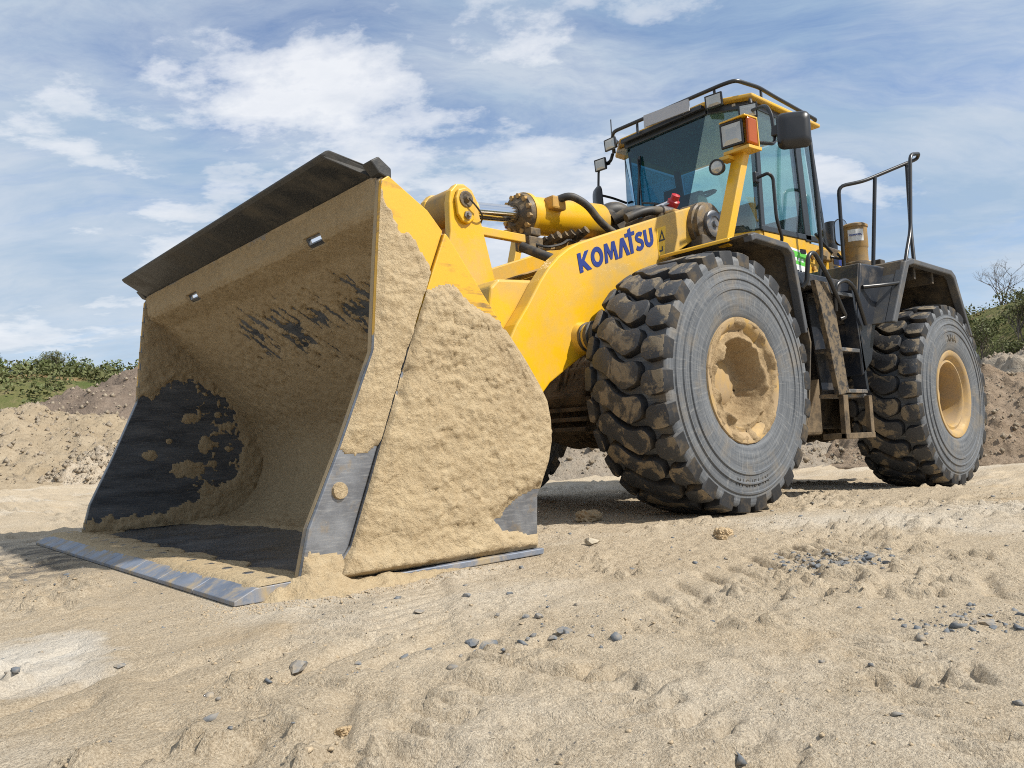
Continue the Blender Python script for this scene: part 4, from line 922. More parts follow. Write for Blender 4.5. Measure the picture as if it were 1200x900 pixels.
post((-1.46, .79, 3.235), (-2.40, .79, 3.235), .04, .06, 'header', pillm)
post((-1.24, .49, 3.235), (-1.28, -.44, 3.235), .04, .06, 'header', pillm)
post((-1.25, .49, 3.235), (-1.44, .80, 3.235), .04, .06, 'header', pillm)
roof = MB().prism([(-1.18, .50), (-1.36, .86), (-2.5, .86), (-2.5, -.76), (-1.5, -.76), (-1.22, -.46)], 3.266, 3.30, 'z').build('roof', yellow, cab, bev=.012, seg=3)
MB().prism([(-1.42, .42), (-1.52, .66), (-2.38, .66), (-2.38, -.56), (-1.6, -.56), (-1.42, -.38)], 3.301, 3.335, 'z').build('roof_crown', yellow, roof, bev=.03, seg=3)
MB().prism([(-1.165, .48), (-1.20, .50), (-1.24, -.44), (-1.205, -.44)], 3.24, 3.28, 'z').build('visor', blackp, roof, bev=.008)
# interior
MB().box((-2.45, -.60, 2.171), (-1.40, .70, 2.19)).build('cab_floor', interior, cab)
MB().prism([(-2.50, 2.19), (-2.28, 2.19), (-2.28, 2.45), (-2.47, 2.45)], -.62, .70).build('rear_shelf', interior, cab, bev=.02)
MB().prism([(-1.75, 2.25), (-1.72, 2.36), (-2.18, 2.34), (-2.26, 2.70), (-2.36, 2.70), (-2.28, 2.25)], -.16, .26).build('seat', seatm, cab, bev=.05, seg=3)
MB().prism([(-1.36, 2.19), (-1.34, 2.60), (-1.44, 2.66), (-1.52, 2.55), (-1.50, 2.19)], -.28, .28).build('dashboard', interior, cab, bev=.03)
MB().lathe((-1.66, .05, 2.66), (.45, 0, .9), [(0, .18), (.014, .195), (.028, .18), (.014, .166), (0, .18)], 28).build('steering_wheel', interior, cab, smooth=True)
MB().cyl((-1.48, .05, 2.5), (-1.66, .05, 2.67), .035, n=12).build('steering_column', interior, cab, smooth=True)
MB().box((-1.40, -.52, 2.25), (-1.9, -.42, 2.62)).build('side_console', interior, cab, bev=.03)
MB().box((-2.38, -.6, 3.235), (-1.34, .7, 3.255)).build('headliner', liner, cab)
MB().box((-1.52, -.18, 2.60), (-1.47, .0, 2.76)).build('monitor', interior, cab, bev=.01)
# wipers
for (a, b_) in (((-1.225, -.20, 2.45), (-1.262, -.28, 3.10)), ((-1.225, -.05, 2.43), (-1.255, .42, 3.13))):
    pass
wp = MB().tube([(-1.20, -.18, 2.40), (-1.20, -.22, 2.62), (-1.235, -.27, 3.05)], .008, 6).build('wiper', railm, cab, smooth=True)
MB().obox((-1.235, -.29, 2.62), (-1.255, -.26, 3.08), .02, .015).build('wiper_blade', railm, cab)
MB().tube([(-1.20, -.22, 2.62), (-1.20, -.02, 2.56), (-1.20, .03, 2.30)], .01, 6).build('wiper', railm, cab, smooth=True)
# roof guard rail
rail([(-1.30, -.60, 3.22), (-1.24, -.56, 3.36), (-1.17, -.48, 3.365), (-1.17, .70, 3.37), (-1.22, .80, 3.385), (-1.50, .84, 3.385), (-1.80, .82, 3.385), (-2.56, .80, 3.37), (-2.56, .70, 3.35), (-2.56, -.66, 3.36), (-1.5, -.68, 3.38), (-1.30, -.62, 3.37)], .017, .06, cab, 'roof_rail')
for p_ in ((-1.17, -.20, 3.25), (-1.17, .30, 3.25), (-1.55, .83, 3.28), (-2.3, .81, 3.28)):
    MB().cyl(p_, (p_[0], p_[1], 3.375), .012, n=8).build('rail_support', railm, cab, smooth=True)
MB().prism([(-.11, 3.275), (.38, 3.26), (.38, 3.365), (-.11, 3.385)], -1.165, -1.15, 'x').build('name_board', grey_sign, cab, bev=.002)
MB().cyl((-1.30, -.62, 3.2), (-1.30, -.62, 3.56), .006, n=6).build('aerial', railm, cab, smooth=True)
# lamps
def lamp(name, c_, d_, w, h, par, round_=False, dep=.07):
    c_ = Vector(c_); d_ = Vector(d_).normalized(); x = d_.cross(Vector((0, 0, 1))).normalized(); y = x.cross(d_)
    if round_:
        o = MB().lathe(c_, d_, [(-dep, 0), (-dep, w*.35), (-.02, w*.5), (0, w*.5), (0, w*.42), (-.006, w*.41)], 20).build(name, railm, par, smooth=True)
        MB().lathe(c_, d_, [(-.006, w*.41), (.002, w*.3), (.004, 0)], 20).build('lens', lensm, o, smooth=True); return o
    def q_(t, sx_, sy_): return [c_+d_*t+x*(i_*w/2*sx_)+y*(j_*h/2*sy_) for i_, j_ in ((-1, -1), (1, -1), (1, 1), (-1, 1))]
    v = q_(-dep, .55, .6)+q_(-.02, 1, 1)+q_(0, 1, 1)+q_(0, .86, .84)+q_(-.008, .84, .82)
    f_ = [(3, 2, 1, 0)]+[(k*4+i_, k*4+(i_+1) % 4, k*4+4+(i_+1) % 4, k*4+4+i_) for k in range(4) for i_ in range(4)]
    o = MB().add(v, f_).build(name, railm, par, bev=.006)
    v = q_(-.012, .86, .84)+q_(-.003, .83, .80)+q_(.003, .45, .45)
    MB().add(v, [(k*4+i_, k*4+(i_+1) % 4, k*4+4+(i_+1) % 4, k*4+4+i_) for k in range(2) for i_ in range(4)]+[(8, 9, 10, 11)]).build('lens', lensm, o, smooth=False)
    return o
lamp('work_lamp', (-1.16, .615, 3.265), (1, .12, -.12), .155, .11, cab)
MB().cyl((-1.19, .62, 3.27), (-1.175, .62, 3.37), .012, n=8).build('lamp_bracket', railm, cab, smooth=True)
MB().cyl((-1.22, .62, 3.26), (-1.35, .60, 3.27), .016, n=8).build('lamp_bracket', railm, cab, smooth=True)
lamp('work_lamp', (-1.24, .88, 3.105), (.9, .45, -.1), .15, .12, cab)
lamp('work_lamp', (-1.19, -.56, 3.275), (1, -.05, -.1), .14, .11, cab)
lamp('work_lamp', (-1.22, -.72, 3.13), (1, .1, -.1), .13, .115, cab)
MB().tube([(-1.30, -.62, 3.22), (-1.28, -.63, 3.15), (-1.30, -.70, 3.15)], .016, 8).build('lamp_bracket', railm, cab, smooth=True)
MB().tube([(-1.36, .83, 3.2), (-1.32, .86, 3.24), (-1.30, .88, 3.16)], .014, 8).build('lamp_bracket', railm, cab, smooth=True)
# far mirror
MB().tube([(-1.30, -.66, 3.14), (-1.27, -.78, 3.13), (-1.27, -.80, 2.90)], .012, 8).build('mirror_arm', railm, cab, smooth=True)
MB().tube([(-1.55, -.69, 2.80), (-1.40, -.74, 2.84), (-1.28, -.79, 2.86)], .012, 8).build('mirror_arm', railm, cab, smooth=True)
def mirror(c_, d_, w, h, par, rnd=.04):
    c_ = Vector(c_); d_ = Vector(d_).normalized(); x = d_.cross(Vector((0, 0, 1))).normalized(); y = x.cross(d_)
    pr = []
    for cxx, czz, a0 in ((1, 1, 0), (-1, 1, 90), (-1, -1, 180), (1, -1, 270)):
        for k in range(6):
            a = R(a0+k*18); pr.append((cxx*(w/2-rnd)+rnd*cos(a), czz*(h/2-rnd)+rnd*sin(a)))
    n = len(pr); v = []
    for t, s_ in ((-.05, .55), (-.04, .82), (-.015, .97), (.0, 1), (.008, .97), (.006, .92)):
        v += [c_+d_*t+x*a*s_+y*b_*s_ for a, b_ in pr]
    f_ = [(k*n+i_, k*n+(i_+1) % n, (k+1)*n+(i_+1) % n, (k+1)*n+i_) for k in range(5) for i_ in range(n)]+[tuple(range(n-1, -1, -1))]
    o = MB().add(v, f_).build('mirror', railm, par, smooth=True)
    MB().add([c_+d_*.006+x*a*.92+y*b_*.92 for a, b_ in pr], [tuple(range(n))]).build('mirror_glass', mirrorm, o)
    return o
mirror((-1.28, -.80, 2.77), (-.86, .5, .05), .19, .36, cab, .08)
# near mirror on its bracket
mirror((-1.10, 1.335, 2.755), (-.80, -.60, -.02), .245, .285, cab, .05)
MB().tube([(-1.30, .86, 3.12), (-1.12, 1.08, 3.04), (-1.06, 1.15, 3.0), (-1.05, 1.19, 2.92), (-1.06, 1.20, 2.70), (-.98, 1.22, 2.66), (-.72, 1.26, 2.60)], .014, 8, 4, .05).build('mirror_arm', railm, cab, smooth=True)
MB().obox((-1.05, 1.19, 2.78), (-1.05, 1.27, 2.77), .05, .08).build('mirror_clamp', railm, cab, bev=.008)
# door fittings
MB().tube([(-1.40, .82, 2.59), (-1.42, .92, 2.61), (-1.47, .93, 2.58), (-1.48, .93, 2.24), (-1.56, .93, 2.06), (-1.60, .82, 2.02)], .014, 10, 4, .05).build('grab_handle', railm, cab, smooth=True)
MB().box((-1.37, .80, 2.55), (-1.43, .835, 2.64)).build('handle_base', railm, cab, bev=.008)
door = MB().prism([(-1.49, 1.76), (-1.49, 2.16), (-2.24, 2.18), (-2.24, 1.76)], .7965, .806).build('door', yellow, cab, bev=.004)
MB().prism([(-2.06, 2.085), (-2.15, 2.09), (-2.16, 2.065), (-2.15, 2.05), (-2.07, 2.045), (-2.05, 2.06)], .8065, .812).build('door_latch', railm, door)
MB().prism([(-1.66, 2.075), (-2.17, 2.045), (-2.17, 1.93), (-1.66, 1.96)], .8065, .809).build('sticker', greenm, door)
stk = MB().prism([(-1.66, 1.96), (-2.17, 1.93), (-2.17, 1.82), (-1.66, 1.85)], .8065, .809).build('sticker', whitem, door)
MB().prism([(-1.66, 2.095), (-2.17, 2.065), (-2.17, 2.045), (-1.66, 2.075)], .8065, .809).build('sticker', whitem, door)
for k in range(4):   # print too small to read: plain marks
    MB().box((-1.90-.055*k, .8092, 1.975-.003*k), (-1.935-.055*k, .8102, 2.005-.003*k)).build('sticker_print', whitem, door)
    MB().box((-1.93-.05*k, .8092, 1.855-.003*k), (-1.965-.05*k, .8102, 1.895-.003*k)).build('sticker_print', railm, door)
for z in (1.92, 2.02):
    MB().box((-2.27, .797, z), (-2.31, .82, z+.035)).build('hinge', yellow_d, cab, bev=.005)
MB().box((-2.36, .797, 2.02), (-2.56, .86, 2.12)).build('vent_box', brass, cab, bev=.012)
MB().tube([(-2.50, .86, 2.06), (-2.58, .93, 2.03), (-2.42, .97, 2.05)], .012, 8).build('bracket', railm, cab, smooth=True)
mirror((-2.74, .86, 2.32), (.5, .8, 0), .13, .26, cab, .06)
# red item and papers lying at the arm pivot
MB().lathe((-.80, .40, 2.36), (.2, .6, .7), [(0, 0), (0, .045), (.05, .05), (.06, .035), (.10, .035), (.11, 0)], 14).build('red_cap', redm, cyl, smooth=True)
MB().obox((-.72, .25, 2.36), (-.84, .42, 2.42), .16, .012, (.6, -.2, .8)).build('cover_plate', grey_sign, cyl, bev=.004)
# headlamp posts on the front fenders
for s_ in (1, -1):
    b0 = Vector((-.34, s_*1.155, 1.81)); b1 = Vector((-.57, s_*1.20, 2.50))
    ps = MB().obox(b0, b1, .07, .10, (0, 1, 0)).build('headlamp_post', yellow, LD, bev=.006)
    MB().prism([(-.47, 2.49), (-.64, 2.50), (-.64, 2.525), (-.47, 2.515)], *sorted((s_*1.12, s_*1.33))).build('lamp_tray', yellow, ps, bev=.004)
    MB().prism([(-.45, 2.732), (-.62, 2.745), (-.635, 2.51), (-.62, 2.51), (-.61, 2.732), (-.45, 2.72)], *sorted((s_*1.11, s_*1.32))).build('lamp_hood', yellow, ps, bev=.003)
    lamp('headlamp', (-.46, s_*1.20, 2.625), (1, s_*.1, -.06), .175, .18, ps, dep=.11)
    ind = MB().box((-.49, s_*1.295, 2.535), (-.61, s_*1.322, 2.725)).build('indicator', orangem, ps, bev=.012)
    lamp('work_lamp', (-.40, s_*1.10, 2.40), (1, s_*.15, -.1), .115, .115, ps, True)
    MB().box((-.44, s_*1.10, 2.45), (-.54, s_*1.18, 2.475)).build('lamp_bracket', yellow, ps)

# ------------------------------------------------------------------ heaps and banks
def heapmat(name, a, c, d, dark, s1=.8):
    mt, nt, b = newmat(name); p = wpos(nt)
    n1 = ramp(nt, noise(nt, p, s1, 7, .65), [(.32, 0), (.68, 1)]); n2 = ramp(nt, noise(nt, p, s1*7, 8, .7), [(.4, 0), (.62, 1)])
    col = mixc(nt, n1, a, c); col = mixc(nt, math_(nt, 'MULTIPLY', n2, .6), col, d)
    n3 = ramp(nt, noise(nt, p, s1*22, 5, .7), [(.56, 0), (.66, 1)]); col = mixc(nt, math_(nt, 'MULTIPLY', n3, .6), col, dark)
    L(nt, col, b.inputs['Base Color']); b.inputs['Roughness'].default_value = .95; b.inputs['Specular IOR Level'].default_value = .1
    bump(nt, b, noise(nt, p, s1*9, 9, .72), .9, .12); return mt
m_sand = heapmat('pale_spoil', (.36, .285, .19), (.43, .355, .255), (.29, .225, .15), (.20, .15, .10))
m_dark = heapmat('dark_spoil', (.18, .14, .11), (.26, .205, .16), (.13, .10, .08), (.30, .24, .18))
m_brown = heapmat('brown_spoil', (.27, .20, .14), (.36, .28, .205), (.21, .155, .105), (.15, .11, .08))
m_grey = heapmat('grey_spoil', (.34, .29, .23), (.42, .37, .30), (.26, .21, .16), (.18, .14, .11))
rub_m = heapmat('rubble_stone', (.46, .38, .28), (.58, .50, .40), (.36, .28, .19), (.2, .16, .12), 3)
def heap(name, label, c_, rx, ry, h_, rot, mat, seed, rough_=.25, n=90, rub=0, rsz=1.0):
    n = int(n*1.7)
    u = np.linspace(-1, 1, n); a, b_ = np.meshgrid(u, u, indexing='ij'); r_ = np.hypot(a, b_)
    prof_ = np.clip(1-r_, 0, 1); prof_ = prof_*(1+.35*(fbm(a*rx, b_*ry, max(rx, ry)*.5, 3, seed)-.5)*2)
    z = h_*np.clip(prof_*1.15, 0, 1.1)
    x = a*rx; y = b_*ry
    rgh = (fbm(x, y, 1.1, 5, seed+3)-.5)*2*rough_+(fbm(x, y, .4, 3, seed+5)-.5)*rough_*.9+sst(.5, .75, fbm(x, y, .22, 2, seed+7))*rough_*.35
    z = z+rgh*sst(1.0, .8, r_)*sst(0, .3, z+.1)
    z = np.where(r_ > .985, -.25, z)
    cs, sn = cos(rot), sin(rot); X_ = c_[0]+x*cs-y*sn; Y_ = c_[1]+x*sn+y*cs
    V_ = np.stack([X_, Y_, z-.12], -1).reshape(-1, 3)
    i_, j_ = np.meshgrid(np.arange(n-1), np.arange(n-1), indexing='ij'); q_ = (i_*n+j_).ravel(); Q_ = np.stack([q_, q_+n, q_+n+1, q_+1], 1)
    keep = (r_.ravel()[Q_] < 1.0).all(1)
    o = ob(name, npmesh(name, V_, Q_[keep]), mat, None, True)
    if rub:   # stones lying on the heap
        ok = np.where((r_ < .93).ravel())[0]; pk = V_[rng.choice(ok, rub)]+rng.normal(size=(rub, 3))*np.array([.05, .05, 0])
        s_ = .012*(6.0)**(rng.random(rub)**3.0)*rsz; base = np.array([(1, 0, 0), (-.5, .87, 0), (-.5, -.87, 0), (0, 0, 1), (0, 0, -1.)])
        Bv = base[None]*(1+.6*(rng.random((rub, 5, 3))-.5))*s_[:, None, None]; Vr = (pk[:, None]+Bv).reshape(-1, 3)
        F5 = np.array([(0, 1, 3), (1, 2, 3), (2, 0, 3), (1, 0, 4), (2, 1, 4), (0, 2, 4)])
        rb_ = ob('rubble', npmesh('rubble', Vr, (F5[None]+5*np.arange(rub)[:, None, None]).reshape(-1, 3)), rub_m, o); rb_['kind'] = 'stuff'
    return tag(o, label, 'heap')
heap('sand_heap', 'pale sand heap at far left behind the bucket mouth', (-.5, -23.0), 9.5, 6.0, 2.35, .1, m_sand, 501, .30, rub=6000, rsz=1.6)
heap('rubble_heap', 'low whitish rubble heap at the foot of the pale sand heap', (-4.2, -19.0), 5.2, 2.6, 1.5, .15, heapmat('white_rubble', (.52, .44, .33), (.6, .52, .42), (.42, .33, .23), (.22, .17, .12), 1.5), 511, .42, 110, rub=9000, rsz=1.7)
heap('soil_heap', 'tall dark brown soil heap rising behind the bucket edge', (-8.0, -28.5), 13.5, 7.5, 4.3, .1, m_dark, 521, .35, rub=5000, rsz=1.5)
heap('gravel_heap', 'greyish gravel heap glimpsed beneath the loader behind its wheels', (-6.6, -5.6), 6.0, 3.2, 1.35, -.62, m_grey, 531, .30, 120, rub=9000)
heap('earth_heap', 'low brown earth heap right of the rear wheel', (-10.6, -.5), 3.6, 3.0, 1.3, -.5, m_brown, 541, .26, 110, rub=6000, rsz=.8)
heap('spoil_heap', 'grey brown spoil heap at the right edge below the bank', (-17.5, -.3), 6.2, 4.2, 3.1, -.25, m_grey, 551, .3, 110, rub=5000)

def terrain(name, fn, xs_, ys_, mat):
    a, b_ = np.meshgrid(xs_, ys_, indexing='ij'); V_ = np.stack([a, b_, fn(a, b_)], -1).reshape(-1, 3); n = len(ys_)
    i_, j_ = np.meshgrid(np.arange(len(xs_)-1), np.arange(n-1), indexing='ij'); q_ = (i_*n+j_).ravel()
    return tag(ob(name, npmesh(name, V_, np.stack([q_, q_+n, q_+n+1, q_+1], 1)), mat, None, True), kind='structure')
mt, nt, b = newmat('scrub_soil'); p = wpos(nt)
c_ = mixc(nt, ramp(nt, noise(nt, p, .25, 7, .65), [(.38, 0), (.6, 1)]), (.105, .13, .045), (.17, .165, .07))
c_ = mixc(nt, ramp(nt, noise(nt, p, 1.6, 6, .7), [(.5, 0), (.66, 1)]), c_, (.24, .20, .11))
bare_ = ramp(nt, noise(nt, mapping(nt, p, (2, 0, 0), (0, 0, 0), (.35, 1, 1)), .16, 6, .6), [(.60, 0), (.65, 1)])
c_ = mixc(nt, bare_, c_, (.36, .22, .12))
L(nt, c_, b.inputs['Base Color']); b.inputs['Roughness'].default_value = 1; b.inputs['Specular IOR Level'].default_value = .05
bump(nt, b, noise(nt, p, 6, 8, .7), 1, .2); scrub = mt
def bank_l(x, y):   # rises away towards -y
    t = -y+.05*x; z = -.6+5.6*sst(29, 44, t)+.6*sst(44, 80, t)+(fbm(x, y, 7, 4, 601)-.5)*1.3*sst(29, 34, t); return z
terrain('hill', bank_l, np.linspace(-70, 45, 150), np.linspace(-120, -27, 110), scrub)
def bank_r(x, y):
    t = -x+.25*y; z = -.6+5.7*sst(17, 30, t)+2.2*sst(30, 60, t)+(fbm(x, y, 6, 4, 611)-.5)*1.4*sst(17, 22, t)-1.2*sst(-4, -16, y)+.9*sst(-8, 6, y)*sst(20, 32, t); return z
terrain('embankment', bank_r, np.linspace(-110, -15, 120), np.linspace(-26, 40, 90), scrub)

# ------------------------------------------------------------------ vegetation
def leafmat(name, a, c):
    mt, nt, b = newmat(name); oi = wpos(nt)
    col = mixc(nt, ramp(nt, noise(nt, oi, 1.1, 3, .6), [(.35, 0), (.65, 1)]), a, c)
    col = mixc(nt, ramp(nt, noise(nt, oi, 11, 2, .6), [(.4, 0), (.62, .7)]), col, tuple(v*1.7 for v in a))
    L(nt, col, b.inputs['Base Color']); b.inputs['Roughness'].default_value = .7; b.inputs['Specular IOR Level'].default_value = .25
    return mt
leaf1 = leafmat('hedge_leaf', (.085, .115, .035), (.13, .14, .05))
leaf2 = leafmat('scrub_leaf', (.075, .092, .032), (.14, .13, .06))
twig = surf('grey_twig', (.11, .09, .075), (.16, .135, .11), None, 0, 3, .9)
def leaves(c_, rx, ry, rz, n, size):
    d = rng.normal(size=(n, 3)); d /= np.linalg.norm(d, axis=1)[:, None]
    cl = rng.normal(size=(14, 3)); cl /= np.linalg.norm(cl, axis=1)[:, None]
    lob = 1+.28*(np.max(d@cl.T, axis=1)-.75)
    r_ = (rng.random(n)**.45)*lob
    p_ = np.array(c_)+d*r_[:, None]*np.array([rx, ry, rz]); p_[:, 2] = np.maximum(p_[:, 2], c_[2]-rz*.75)
    u = rng.normal(size=(n, 3)); u /= np.linalg.norm(u, axis=1)[:, None]; w = np.cross(u, rng.normal(size=(n, 3))); w /= np.linalg.norm(w, axis=1)[:, None]
    s_ = (size*(.6+.9*rng.random(n)))[:, None]
    V_ = np.stack([p_-u*s_, p_+w*s_*.55, p_+u*s_, p_-w*s_*.55], 1).reshape(-1, 3)
    return V_
def quads(n): return np.arange(n*4).reshape(-1, 4)
Vh = []
for k in range(70):   # hedgerow along the crest of the far hill
    x = 22-k*.95+rng.normal()*.6; y = -52.5-.03*x+rng.normal()*1.6
    s_ = .75+rng.random()*.35; z = float(bank_l(np.array(x), np.array(y)))
    Vh.append(leaves((x, y, z+s_*.9), s_*1.35, s_*1.2, s_*1.05, 2000, .062))
    for t in range(3):
        Vh.append(leaves((x+rng.normal()*1.0, y+rng.normal()*.8, z+s_*1.55+rng.random()*.5), .35, .35, .55, 110, .07))
Vh = np.concatenate(Vh); hd = ob('hedgerow', npmesh('hedgerow', Vh, quads(len(Vh)//4)), leaf1)
tag(hd, 'dense green hedgerow along the crest of the far left hill', 'hedge', kind='stuff')
Vg = []
for k in range(900):  # low scrub on both slopes
    if k < 600: x = rng.uniform(-30, 14); y = rng.uniform(-51, -31); z = float(bank_l(np.array(x), np.array(y)))
    else: x = rng.uniform(-52, -22); y = rng.uniform(-16, 14); z = float(bank_r(np.array(x), np.array(y)))
    s_ = .35+rng.random()*.55; Vg.append(leaves((x, y, z+s_*.35), s_*1.3, s_*1.2, s_*.7, 110 if k < 600 else 260, .10 if k < 600 else .05))
Vg = np.concatenate(Vg); sg_ = ob('scrub', npmesh('scrub', Vg, quads(len(Vg)//4)), leaf2)
tag(sg_, 'low olive green scrub and grass on the slopes behind the heaps', 'scrub', kind='stuff')
def tree(name, label, base, h_, seed, cat='tree', leaf=0, spread=.5, depth=5, r0=.09, stems=1):
    rd = random.Random(seed); root = bpy.data.objects.new(name, None); COL.objects.link(root); root.location = base; tag(root, label, cat)
    T = MB(); Cw = MB(); tips = []
    def grow(p_, d_, ln, r_, lv):
        q_ = p_+d_*ln; mid = p_+d_*ln*.5+Vector((rd.uniform(-1, 1), rd.uniform(-1, 1), 0))*ln*.06
        (T if lv == 0 else Cw).tube([p_, mid, q_], r_, 5 if lv < 2 else 3, 1, 0, r_*.62)
        tips.append(q_)
        if lv >= depth: return
        for k in range(2+(rd.random() < .55)+(lv == 0)):
            nd = (d_+Vector((rd.uniform(-1, 1), rd.uniform(-1, 1), rd.uniform(-.25, .75)))*(spread+.12*lv)).normalized()
            grow(p_+d_*ln*rd.uniform(.55, 1.0), nd, ln*rd.uniform(.58, .82), r_*.6, lv+1)
    for k in range(stems):
        d_ = Vector((rd.uniform(-.3, .3), rd.uniform(-.3, .3), 1)).normalized() if stems > 1 else Vector((.05, .03, 1)).normalized()
        grow(Vector((rd.uniform(-.2, .2)*(stems > 1), rd.uniform(-.2, .2)*(stems > 1), -.15)), d_, h_*.30, r0, 0)
    T.build('trunk', twig, root, fix=False); cr = Cw.build('crown', twig, root, fix=False)
    if leaf:
        Vl = np.concatenate([leaves(tuple(t), .14, .14, .12, leaf, .035) for t in tips]); ob('foliage', npmesh('foliage', Vl, quads(len(Vl)//4)), leaf2, root)
    return root
def zr(x, y): return float(bank_r(np.array(float(x)), np.array(float(y))))
def zl(x, y): return float(bank_l(np.array(float(x)), np.array(float(y))))
tree('bare_tree', 'leafless tree on the skyline right of the rear fender', (-33.5, -7.0, zr(-33.5, -7.0)-.5), 4.2, 12, depth=6, spread=.85, r0=.05)
for k, (x, y, h_, lb_) in enumerate(((-24.5, -5.2, 2.8, 'upright twiggy shrub in the middle of the right bank'), (-26, -4.4, 2.4, 'twiggy shrub on the right bank just left of the picture edge'), (-23.5, -6.2, 2.9, 'twiggy shrub on the right bank close beside the rear tyre'), (-24.2, -4.0, 1.7, 'lowest twiggy shrub at the foot of the right bank'))):
    o = tree('twiggy_shrub', lb_, (x, y, zr(x, y)), h_, 40+k, 'shrub', 4, .45, 4, .03, 5); o['group'] = 'shrubs on the right bank'
for k, (x, y, h_, lb_) in enumerate(((-6.5, -51, 3.4, 'twiggy shrub standing out of the hedgerow at the far left'), (-13, -51, 3.0, 'twiggy shrub in the hedgerow nearest the bucket edge'))):
    o = tree('twiggy_shrub', lb_, (x, y, zl(x, y)), h_, 60+k, 'shrub', 10, .45, 4, .03, 5); o['group'] = 'shrubs in the far hedgerow'

# ------------------------------------------------------------------ stones and clods
stonem = surf('blue_grey_stone', (.10, .113, .130), (.18, .19, .20), (.36, .29, .2), .15, 14, .8, 0, .3, 40, .4, .004, 9)
palestone = surf('pale_stone', (.42, .36, .27), (.5, .44, .34), None, 0, 8, .9, 0, .2, 50, .5, .004, 9)
def rock_mesh(seed, flat=.5, sub=2, rough_=.22, cuts=11):
    rd = random.Random(seed); bm = bmesh.new(); bmesh.ops.create_icosphere(bm, subdivisions=sub, radius=1)
    pl = []
    for k in range(cuts):
        n_ = Vector((rd.gauss(0, 1), rd.gauss(0, 1), rd.gauss(0, 1))).normalized(); pl.append((n_, rd.uniform(.38, .8)))
    for v in bm.verts:
        for n_, d in pl:
            e = v.co.dot(n_)-d
            if e > 0: v.co -= n_*e
        v.co += v.co.normalized()*rd.uniform(-1, 1)*rough_*.12
        v.co.z *= flat
    me = bpy.data.meshes.new('stone'); bm.to_mesh(me); bm.free(); return me
ROCK = [rock_mesh(k, .42+.08*(k % 3)) for k in range(7)]
def stone(name, x, y, s_, k, mat, label, group=None, rz=0, sink=.45, cat='stone', st=(1, 1)):
    me = ROCK[k].copy(); me.materials.append(mat)
    o = bpy.data.objects.new(name, me); COL.objects.link(o)
    zmin = s_*.42*sink; o.location = (x, y, float(gh(x, y))+zmin*.6); o.scale = (s_*st[0], s_*st[1], s_); o.rotation_euler = (0, 0, rz)
    tag(o, label, cat, group); return o
stone('flat_stone', 3.548, 2.455, .036, 0, stonem, 'flat blue-grey stone alone in the left foreground, largest there', None, .8, st=(1.3, .8))
stone('flat_stone', 3.123, 2.648, .033, 1, stonem, 'chunky blue-grey stone in the centre foreground', None, .2, st=(1.2, .9))
stone('flat_stone', 3.016, 2.775, .018, 2, stonem, 'small blue-grey stone right of the chunky centre foreground stone', None, 1.1)
stone('flat_stone', 3.846, 2.117, .016, 3, stonem, 'dark chip left of the flat stone in the left foreground', None, .4)
stone('pale_stone', 1.62, 1.60, .055, 4, palestone, 'pale angular stone on the sand behind the bucket corner', None, .5)
stone('flat_stone', 2.20, 3.49, .028, 5, stonem, 'upright dark stone in the right foreground gravel', None, .9, .1)
CL = [('blue-grey stone chip in the gravel patch right of the centre foreground', 'chips of the gravel patch below the rear wheel'), ('dark stone chip in the gravel cluster at the right edge', 'chips at the right edge'),
      ('small stone chip in the loose group at the middle of the foreground', 'chips in the middle foreground'), ('lone stone chip strewn between the bucket and the right gravel', 'chips strewn behind the bucket'), ('stone chip on the sand in front of the bucket corner', 'chips before the bucket corner')]
for k in range(60):   # clusters seen in the foreground
    cx0, cy0, sd_ = [(1.50, 2.74, .15), (2.22, 3.45, .10), (3.02, 2.72, .14), (2.6, 2.4, .5), (3.3, 2.55, .3)][[0, 1, 2, 0, 3, 0, 1, 4][k % 8]]
    lab, grp = CL[[0, 1, 2, 0, 3, 0, 1, 4][k % 8]]
    x = cx0+rng.normal()*sd_; y = cy0+rng.normal()*sd_*.7
    if abs(y) < 1.75 and 1.7 < x < 3.5: y = 1.9+rng.random()*.4
    stone('stone_chip', x, y, float(rng.choice([.008, .011, .014, .019, .026 if k % 3 == 0 else .012])), int(k % 7), stonem, lab, grp, rng.random()*6, .5)
# clods of damp sand
clodm = sandmat('clod_sand', (.40, .295, .175), (.45, .34, .21), (.34, .245, .14), 8, 30)
for (x, y, s_, k, lb_) in ((.83, .84, .09, 1, 'largest lump of damp ochre sand just in front of the front tyre'), (1.02, 1.93, .05, 2, 'crumbling sand lump on the ground below the front wheel'), (1.12, 1.98, .034, 6, 'smaller clod beside the crumbling lump below the front wheel'), (3.68, 2.90, .022, 3, 'clod in the churned patch of the left foreground')):
    me = rock_mesh(900+k, .62, 4, 1.0, 4); me.materials.append(clodm)
    for v in me.vertices:
        nn = Vector(v.co).normalized(); v.co += nn*(float(fbm(np.array(v.co.x*3+k), np.array(v.co.y*3+v.co.z*2), 1, 4, 700))-.5)*.55
    o = bpy.data.objects.new('sand_clod', me); COL.objects.link(o); o.location = (x, y, float(gh(x, y))+s_*.18); o.scale = (s_, s_*.85, s_); tag(o, lb_, 'clod')
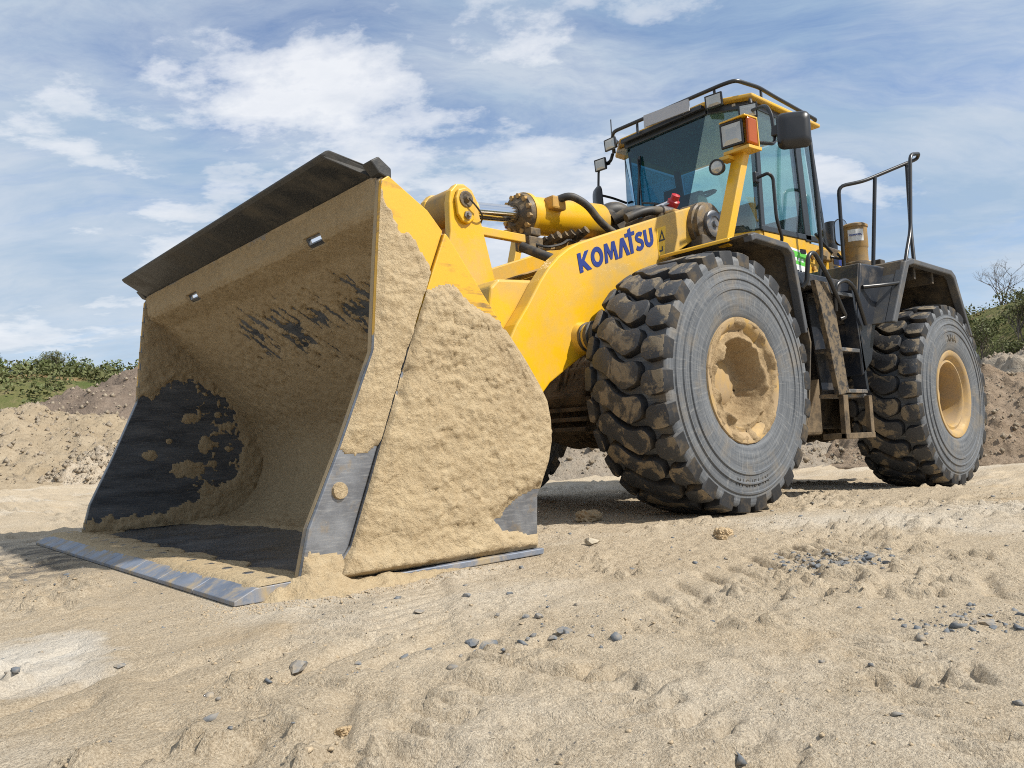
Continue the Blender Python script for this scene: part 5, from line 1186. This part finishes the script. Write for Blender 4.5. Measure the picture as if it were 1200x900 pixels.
# fine gravel: thousands of grains, one object
def grains(n, xy, smin, smax):
    base = np.array([(-1, -1, -1), (1, -1, -1), (1, 1, -1), (-1, 1, -1), (-.6, -.6, 1), (.6, -.6, 1), (.6, .6, 1), (-.6, .6, 1.)])*.62
    F6 = np.array([(0, 1, 5, 4), (1, 2, 6, 5), (2, 3, 7, 6), (3, 0, 4, 7), (4, 5, 6, 7), (3, 2, 1, 0)])
    P_ = xy; n = len(P_); s_ = smin*(smax/smin)**(rng.random(n)**2.2)
    a = rng.random(n)*6.28; c, s2 = np.cos(a), np.sin(a); asp = .6+.8*rng.random((n, 1))
    jit = .75*(rng.random((n, 8, 3))-.5); B_ = base[None]+jit; B_[:, :, 2] *= .5; B_[:, :, 0] *= asp
    B_[:, :, 2] += B_[:, :, 0]*(rng.random((n, 1))-.5)*.7
    X_ = B_[:, :, 0]*c[:, None]-B_[:, :, 1]*s2[:, None]; Y_ = B_[:, :, 0]*s2[:, None]+B_[:, :, 1]*c[:, None]
    z = gh(P_[:, 0], P_[:, 1])
    V_ = np.stack([P_[:, 0:1]+X_*s_[:, None], P_[:, 1:2]+Y_*s_[:, None], z[:, None]+(B_[:, :, 2]+.12)*s_[:, None]], -1).reshape(-1, 3)
    Q_ = (F6[None]+8*np.arange(n)[:, None, None]).reshape(-1, 4); return V_, Q_
def outside(P_):
    bk = (np.abs(P_[:, 1]) < 1.64) & (P_[:, 0] > 1.85) & (P_[:, 0] < 3.36); return P_[~bk]
n_ = 26000; P_ = np.stack([rng.uniform(-3.5, 4.3, n_), rng.uniform(-2.5, 4.1, n_)], 1)
dens = fbm(P_[:, 0], P_[:, 1], .45, 3, 801); P_ = outside(P_[dens > .50+.10*rng.random(n_)])
P_ = np.concatenate([P_, rng.normal(size=(900, 2))*np.array([.32, .05])+np.array([2.8, 1.71]), rng.normal(size=(350, 2))*np.array([.10, .09])+np.array([3.36, 1.62])])
V_, Q_ = grains(len(P_), P_, .002, .008)
crumbm = sandmat('crumb_sand', (.38, .30, .205), (.44, .355, .25), (.32, .25, .165), 8, 40)
g1 = ob('sand_crumbs', npmesh('sand_crumbs', V_, Q_), crumbm); tag(g1, 'loose crumbs of sand strewn over the quarry floor', 'crumbs', kind='stuff')
pts = [rng.normal(size=(900 if c_[0] == 1.50 else (140 if c_[0] < 2.5 else 60), 2))*np.array(s_)+np.array(c_) for c_, s_ in (((1.50, 2.74), (.15, .09)), ((2.22, 3.46), (.12, .07)), ((3.0, 2.72), (.22, .12)), ((3.75, -.4), (.35, .9)))]
pts.append(np.stack([rng.uniform(-3, 4.3, 900), rng.uniform(0, 4.1, 900)], 1)); P_ = outside(np.concatenate(pts))
V_, Q_ = grains(len(P_), P_, .0025, .019)
g2 = ob('gravel', npmesh('gravel', V_, Q_), stonem); tag(g2, 'fine blue-grey gravel sprinkled on the sand', 'gravel', kind='stuff')
# rubble on the heaps behind
pts = []
